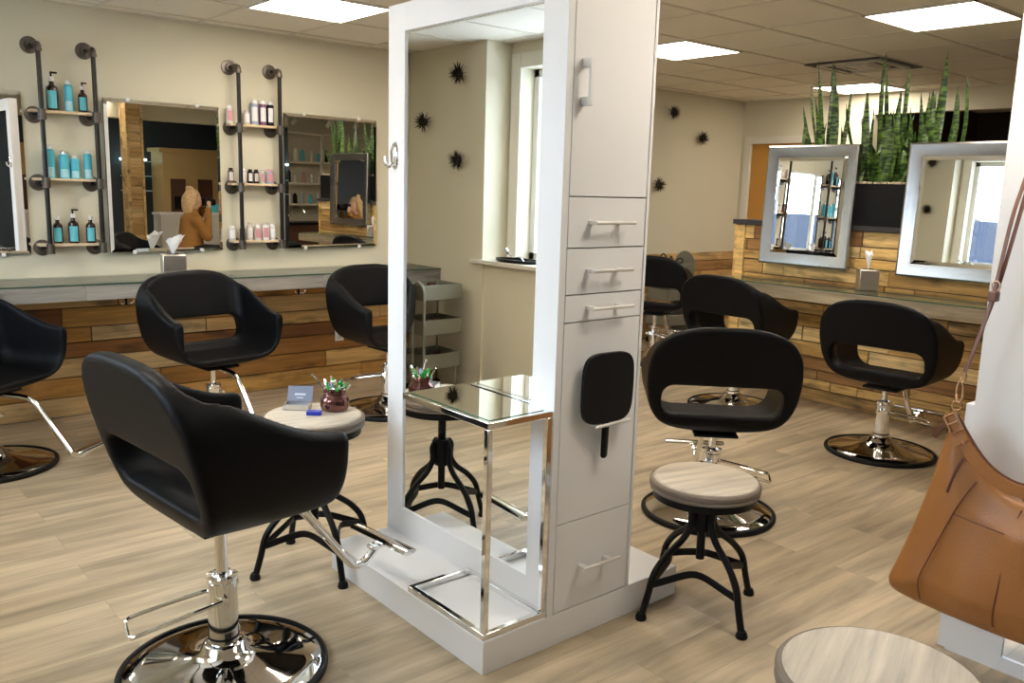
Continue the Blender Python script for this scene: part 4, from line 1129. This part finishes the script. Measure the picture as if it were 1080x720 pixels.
f = MB().tube(catmull([(-.030, .150, .545), (-.040, .165, .50), (-.048, .180, .43)], 4), .004, 6); f.build('zip_pull', 'bagdark', bag)
# broad shoulder strap along the top opening, with buckle
def ribbon(pts, w_, th, nm, mat, par, xs_=None):
    P_ = catmull(pts, 6); mb = MB(); rows = []
    for i, q in enumerate(P_):
        T_ = (P_[min(i + 1, len(P_) - 1)] - P_[max(i - 1, 0)]).normalized(); Nn = Vector((1, 0, 0)); S_ = T_.cross(Nn).normalized() * w_ / 2
        rows += [q - S_ - Nn * th, q + S_ - Nn * th, q + S_ + Nn * th, q - S_ + Nn * th]
    n_ = len(P_); fs = [(i * 4 + k_, i * 4 + (k_ + 1) % 4, i * 4 + 4 + (k_ + 1) % 4, i * 4 + 4 + k_) for i in range(n_ - 1) for k_ in range(4)] + [(3, 2, 1, 0), ((n_ - 1) * 4, (n_ - 1) * 4 + 1, (n_ - 1) * 4 + 2, (n_ - 1) * 4 + 3)]
    return mb.add(rows, fs).build(nm, mat, par, bevel=.001)
Lc = lambda y, z, x=0: (x, y + 3.5, z - .17)
ribbon([Lc(-3.300, .850, -.045), Lc(-3.325, .812, -.048), Lc(-3.379, .741, -.052), Lc(-3.449, .684, -.052), Lc(-3.536, .662, -.05), Lc(-3.63, .70, -.045), Lc(-3.72, .81, -.035)], .040, .003, 'shoulder_strap', 'bag', bag)
ribbon([Lc(-3.322, .850, -.040), Lc(-3.395, .757, -.046), Lc(-3.458, .704, -.046), Lc(-3.536, .684, -.044), Lc(-3.62, .715, -.04)], .008, .003, 'strap_edge', 'bagdark', bag)
f = MB()
bk = [(-3.290, .838), (-3.318, .858), (-3.347, .812), (-3.318, .790)]
f.tube([Lc(a, b_, -.056) for a, b_ in bk], .0042, 8, closed=True); f.tube([Lc(-3.303, .815, -.058), Lc(-3.333, .836, -.058)], .003, 6)
f.build('buckle', 'gold', bag)
f = MB(); f.cyl(Lc(-3.355, .772, -.060), Lc(-3.355, .772, -.05), .005, 10); f.build('rivet', 'gold', bag)
ribbon([Lc(-3.338, .782, -.054), Lc(-3.352, .765, -.0555)], .046, .0035, 'strap_loop', 'bag', bag)
ribbon([Lc(-3.285, .81, -.02), Lc(-3.262, .785, -.018), Lc(-3.250, .755, -.012)], .016, .003, 'tab', 'bagdark', bag)
# chain clasp and long thin strap up to the hook
f = MB()
f.tube([Lc(-3.308 + .014 * math.cos(a), .872 + .014 * math.sin(a), -.02) for a in [k_ * .52 for k_ in range(12)]], .003, 6, closed=True)
f.tube([Lc(-3.312 + .010 * math.cos(a), .918 + .036 * math.sin(a), -.02) for a in [k_ * .52 for k_ in range(12)]], .0035, 6, closed=True)
f.tube([Lc(-3.318 + .008 * math.cos(a), .966 + .016 * math.sin(a), -.02) for a in [k_ * .52 for k_ in range(12)]], .003, 6, closed=True)
f.build('snap_clasp', 'gold', bag)
HKX = 2.9 - .045 - BX
ribbon([Lc(-3.319, .978, -.02), Lc(-3.345, 1.09, -.012), Lc(-3.366, 1.24, .005), Lc(-3.378, 1.45, .035), Lc(-3.386, 1.58, HKX), Lc(-3.388, 1.632, HKX)], .011, .0022, 'long_strap', 'strap', bag)
ribbon([Lc(-3.388, 1.632, HKX), Lc(-3.396, 1.58, HKX + .004), Lc(-3.388, 1.42, .045), Lc(-3.372, 1.26, .02), Lc(-3.355, 1.16, .005), Lc(-3.325, 1.02, -.008)], .011, .0022, 'long_strap', 'strap', bag)
f = MB(); f.box(Lc(-3.378, 1.205, -.008), Lc(-3.352, 1.235, .022)); f.build('strap_keeper', 'strap', bag, bevel=.003)
f = MB(); f.tube([Lc(-3.368 + .012 * math.cos(a), 1.252 + .015 * math.sin(a), .006) for a in [k_ * .52 for k_ in range(12)]], .0028, 6, closed=True); f.build('strap_ring', 'gold', bag)

# ================================================================== BEHIND THE CAMERA (seen in mirrors)
# wood clad post
po = MB(); rr = random.Random(9)
z = 0
while z < HC - .02:
    h_ = rr.choice((.09, .11, .13)); h_ = min(h_, HC - .02 - z)
    po.box((4.18, -4.85, z + .002), (4.38, -4.68, z + h_ - .002), rr.random()); z += h_
for (a, b_) in ((4.17, -4.86), (4.36, -4.86), (4.17, -4.69), (4.36, -4.69)): po.box((a, b_, 0), (a + .03, b_ + .03, HC - .01), .6)
struct(po.build('trim_8', plank_mat('post_boards', [(0, (0.50, 0.30, 0.11)), (0.5, (0.66, 0.44, 0.18)), (1, (0.74, 0.54, 0.26))], 0.5), smooth=0))
struct(MB().box((3.2, -5.2, 2.28), (6.15, -4.99, HC)).build('trim_9', 'wall'))
dk = thing('reception_desk', 'pale panelled reception desk behind the seated person, seen in the mirror', 'desk', (5.4, -4.7, 0))
MB().box((-.80, -.24, 0), (.73, 0, 1.01)).build('desk_body', 'desk', dk, bevel=.004)
MB().box((-.82, -.24, 1.01), (.74, .02, 1.04)).build('desk_top', 'whitep', dk, bevel=.004)
mo_ = thing('computer_screen', 'dark monitor standing on the reception desk', 'monitor', (5.0, -4.82, 1.04))
MB().box((-.14, -.02, .04), (.14, .0, .22)).build('screen', 'blackp', mo_, bevel=.006); MB().box((-.03, -.04, 0), (.03, .02, .05)).build('stand', 'blackp', mo_, bevel=.003)
bs = thing('gift_basket', 'turquoise basket on the reception desk', 'basket', (5.45, -4.83, 1.04))
MB().lathe([(0, 0), (.10, 0), (.13, .12), (.12, .12), (.09, .01), (0, .01)], seg=20).build('basket_body', 'teal', bs)
# white side wall with round iron clock
struct(MB().box((6.15, -5.2, 0), (6.24, -4.95, HC)).build('wall_partition', 'wall'))
struct(MB().box((6.24, -5.2, 0), (XE, -5.1, HC)).build('wall_product', 'wall'))
ck = thing('round_clock', 'large round open iron wall clock seen in the middle wall mirror', 'clock', (6.14, -5.08, 1.7))
MB().tube([(0, .11 * math.cos(a), .33 * math.sin(a)) for a in [k_ * math.pi / 20 for k_ in range(40)]], .012, 8, closed=True).build('rim', 'iron', ck)
MB().tube([(0, -.1, 0), (0, .1, 0)], .006, 6).build('hand', 'iron', ck); MB().tube([(0, 0, -.3), (0, 0, .3)], .006, 6).build('hand', 'iron', ck)
# dark wall shelf, honey cabinet in the far doorway
hc = thing('honey_cabinet', 'honey coloured glazed cabinet beyond the reception desk', 'cabinet', (5.75, -6.35, 0))
MB().box((-.45, -.2, 0), (.45, .2, 1.9)).build('cabinet_body', 'yellowlit', hc, bevel=.004)
for sx in (-.22, .22): MB().box((sx - .12, .2, 1.0), (sx + .12, .215, 1.5)).build('door_glass', 'brown', hc, bevel=.003)
MB().box((-.5, -.22, 1.9), (.5, .22, 1.96)).build('cornice', 'yellowlit', hc, bevel=.004)
ws = thing('glass_shelf', 'turquoise lit glass shelf on the dark wall behind the desk', 'shelf', (5.0, -6.5, 1.3))
for z in (0, .22, .44): MB().box((-.2, 0, z), (.2, .2, z + .012)).build('shelf_board', 'paleteal', ws)
MB().box((-.2, .0, .46), (.2, .03, .49)).build('light_strip', 'shelfglow', ws)
dl = thing('downlight', 'small round downlight in the ceiling above the desk', 'ceiling light', (5.5, -5.9, HC))
MB().lathe([(.06, -.006), (.075, -.006), (.075, 0), (.06, 0)], seg=24).build('ring', 'trimw', dl); MB().lathe([(0, -.004), (.06, -.004)], seg=24).build('lens', 'spot', dl)

# product shelving on the back partition
su = thing('product_shelving', 'grey metal product shelving with three levels seen in the right wall mirror', 'shelving', (7.15, -5.1, 0))
for z in (1.15, 1.47, 1.79, 2.22): MB().box((-.85, 0, z), (.95, .30, z + .03)).build('shelf', 'grid', su)
for x in (-.85, .02, .92): MB().box((x, .26, 1.1), (x + .035, .30, 2.25)).build('post', 'grid', su)
MB().box((-.85, 0, 1.1), (.95, .01, 2.25)).build('back_panel', 'wall', su)
kinds = ['whitep', 'clearish', 'blackp', 'pink', 'whitep', 'teal', 'greyblue']
rr = random.Random(12); k_ = 0
for li, z in enumerate((1.18, 1.50, 1.82)):
    for q in range(12):
        x = 6.38 + q * .135 + rr.uniform(-.02, .02)
        h_ = rr.uniform(.08, .2); r0 = rr.uniform(.022, .034); mt_ = rr.choice(kinds)
        o = MB().lathe([(0, 0), (r0, 0), (r0, h_ * .8), (r0 * .5, h_ * .9), (r0 * .5, h_), (0, h_)], seg=12).build('product_bottle', mt_, None)
        o.location = (x, -4.93, z)
        tag(o, 'small product bottle on the %s level of the grey metal shelving' % ('lowest', 'middle', 'top')[li], 'bottle', 'product bottles on the %s level of the metal shelving' % ('lowest', 'middle', 'top')[li])
for i, x in enumerate((6.6, 7.2, 7.7)):
    t_ = thing('track_spotlight', 'grey track spotlight above the product shelving', 'spotlight', (x, -4.6, HC), 0, 'track spotlights over the shelving')
    MB().cyl((0, 0, -.08), (0, 0, 0), .008, 8).build('stem', 'grid', t_); MB().cyl((0, .0, -.08), (0, -.08, -.15), .035, 14).build('lamp_head', 'grid', t_)
vc = thing('sink_cabinet', 'dark brown sink cabinet under the product shelving', 'cabinet', (7.18, -5.095, 0))
MB().box((-.85, 0, 0), (.95, .42, .86)).build('cabinet_body', 'brown', vc, bevel=.004); MB().box((-.87, 0, .86), (.97, .45, .90)).build('worktop', 'blackp', vc)
MB().tube(catmull([(-.45, .12, .9), (-.45, .12, 1.06), (-.42, .16, 1.12), (-.36, .26, 1.10), (-.33, .30, 1.04)], 5), .014, 10).build('faucet', 'chrome', vc)

# ------------------------------------------------------------------ person with camera (seen in the middle wall mirror)
PX, PY = 4.50, -3.62
pe = thing('person', 'person with blonde hair in a mustard coat, seated, raising a camera to the right', 'person', (PX, PY, 0), 0)
def body(X, Y, Z):
    d = ellip(X, Y, Z, (.06, 0, 1.245), (.088, .070, .112))                       # head
    d = smin(d, ellip(X, Y, Z, (.135, 0, 1.235), (.020, .013, .018)), .02)        # nose
    d = smin(d, ellip(X, Y, Z, (.11, 0, 1.185), (.04, .035, .03)), .03)           # chin
    d = smin(d, ellip(X, Y, Z, (.05, .072, 1.235), (.018, .010, .028)), .008)     # ears
    d = smin(d, ellip(X, Y, Z, (.05, -.072, 1.235), (.018, .010, .028)), .008)
    d = smin(d, capsule(X, Y, Z, (.03, 0, 1.02), (.045, 0, 1.17), .052, .048), .03)
    d = smin(d, capsule(X, Y, Z, (0, 0, .62), (.02, 0, .98), .13, .11), .05)      # trunk
    for s in (1, -1):
        d = smin(d, capsule(X, Y, Z, (.02, s * .15, 1.0), (.12, s * .20, .80), .042, .036), .03)
        d = smin(d, capsule(X, Y, Z, (.12, s * .20, .80), (.205, s * .085, 1.14), .034, .024), .015)
        d = smin(d, ellip(X, Y, Z, (.215, s * .082, 1.172), (.024, .018, .034)), .012)
        for q in range(4): d = smin(d, capsule(X, Y, Z, (.185 + .014 * q, s * .098, 1.185), (.185 + .015 * q, s * .095, 1.235 - .004 * abs(q - 1)), .0085, .007), .003)
        d = smin(d, capsule(X, Y, Z, (.205, s * .07, 1.165), (.165, s * .060, 1.175), .010, .008), .004)
        d = smin(d, capsule(X, Y, Z, (0, s * .09, .60), (.42, s * .11, .58), .085, .06), .03)
        d = smin(d, capsule(X, Y, Z, (.42, s * .11, .58), (.40, s * .11, .10), .055, .036), .02)
        d = smin(d, capsule(X, Y, Z, (.40, s * .11, .06), (.54, s * .12, .045), .040, .034), .02)
    return d
sdf_mesh('body', body, (-.2, -.3, 0), (.62, .3, 1.4), .0095, 'skin', pe, relax=1)
def coat(X, Y, Z):
    d = capsule(X, Y, Z, (-.01, 0, .60), (.01, 0, .97), .165, .135)
    d = smin(d, capsule(X, Y, Z, (.01, -.13, .99), (.01, .13, .99), .065), .05)
    d = smin(d, capsule(X, Y, Z, (.02, 0, 1.05), (.035, 0, 1.10), .068, .064), .03)
    for s in (1, -1):
        d = smin(d, capsule(X, Y, Z, (.02, s * .15, .99), (.12, s * .205, .79), .066, .060), .04)
        d = smin(d, capsule(X, Y, Z, (.12, s * .205, .79), (.198, s * .085, 1.12), .056, .042), .02)
    return np.maximum(d, .50 - Z)
sdf_mesh('coat', coat, (-.25, -.32, .45), (.35, .32, 1.22), .012, 'coat', pe)
def trousers(X, Y, Z):
    d = ellip(X, Y, Z, (-.01, 0, .60), (.15, .165, .12))
    for s in (1, -1):
        d = smin(d, capsule(X, Y, Z, (0, s * .09, .60), (.42, s * .11, .585), .098, .074), .04)
        d = smin(d, capsule(X, Y, Z, (.42, s * .11, .585), (.40, s * .11, .12), .068, .050), .02)
    return d
sdf_mesh('trousers', trousers, (-.2, -.3, .04), (.55, .3, .78), .012, 'jeans', pe)
for s in (1, -1):
    sdf_mesh('boot', lambda X, Y, Z, s=s: np.maximum(smin(capsule(X, Y, Z, (.40, s * .11, .05), (.40, s * .11, .16), .058), capsule(X, Y, Z, (.40, s * .11, .045), (.56, s * .12, .04), .052, .046), .03), -Z), (.28, s * .115 - .09, -.01), (.64, s * .115 + .09, .25), .011, 'blackp', pe)
def hair(X, Y, Z):
    d = ellip(X, Y, Z, (.035, 0, 1.265), (.105, .095, .118))
    d = smin(d, ellip(X, Y, Z, (-.03, 0, 1.18), (.07, .10, .13)), .04)
    d = smin(d, ellip(X, Y, Z, (.0, 0, 1.39), (.04, .04, .03)), .02)
    d = d + .006 * np.sin(60 * Y + 20 * Z) * np.sin(50 * X)
    face = np.maximum(.075 - X, Z - 1.30)
    return smax(d, -np.maximum(face, -(Z - 1.0)), .02)
sdf_mesh('hair', hair, (-.16, -.15, 1.0), (.2, .15, 1.46), .009, 'hair', pe)
cm = thing('photo_camera', 'black camera held up by the seated person', 'camera', (PX + .20, PY, 1.215))
MB().box((-.03, -.085, -.045), (.03, .085, .055)).build('camera_body', 'blackp', cm, bevel=.006); MB().cyl((.03, 0, 0), (.13, 0, 0), .042, 24).build('lens', 'blackp', cm); MB().box((-.025, -.022, .04), (.022, .022, .06)).build('viewfinder', 'blackp', cm, bevel=.004)

# ================================================================== OUTSIDE THE WINDOWS
struct(MB().box((-30, -30, -.6), (-.72, 30, -.5)).build('ground', 'snow'))
struct(MB().box((-6.3, -16, -.5), (-6.0, 12, 1.75)).build('wall_outdoor', 'block'))
for i, (tx, ty, th) in enumerate(((-9, 3.2, 5.5), (-10, -4.0, 5), (-9, -11, 5.2), (-12, 11, 6.5))):
    rr = random.Random(40 + i); tb = MB()
    def br_(p_, d, L, r0, dep):
        q = p_ + d * L; tb.tube([p_, q], r0, 5, radii=[r0, r0 * .6])
        if dep:
            for _ in range(3):
                nd = (d + Vector([rr.uniform(-.7, .7) for _ in range(3)])).normalized(); br_(p_ + d * L * rr.uniform(.5, 1), nd, L * .65, r0 * .55, dep - 1)
    br_(Vector((0, 0, 0)), Vector((0, 0, 1)), th * .4, .10, 4)
    o = tb.build('bare_tree', 'bark', None); o.location = (tx, ty, -.5)
    tag(o, 'bare winter tree beyond the block wall, seen through the window reflection', 'tree', 'bare trees outside the window')

# sky portals in the window openings
for i, W_ in enumerate((W1, W2, W3)):
    ld = bpy.data.lights.new('window_portal', 'AREA'); ld.shape = 'RECTANGLE'; ld.size = W_[1] - W_[0]; ld.size_y = W_[3] - W_[2]
    ld.cycles.is_portal = True
    lo_ = bpy.data.objects.new('window_portal', ld); col.objects.link(lo_)
    lo_.location = (XW2 - .2, (W_[0] + W_[1]) / 2, (W_[2] + W_[3]) / 2); lo_.rotation_euler = (R(90), 0, R(-90))
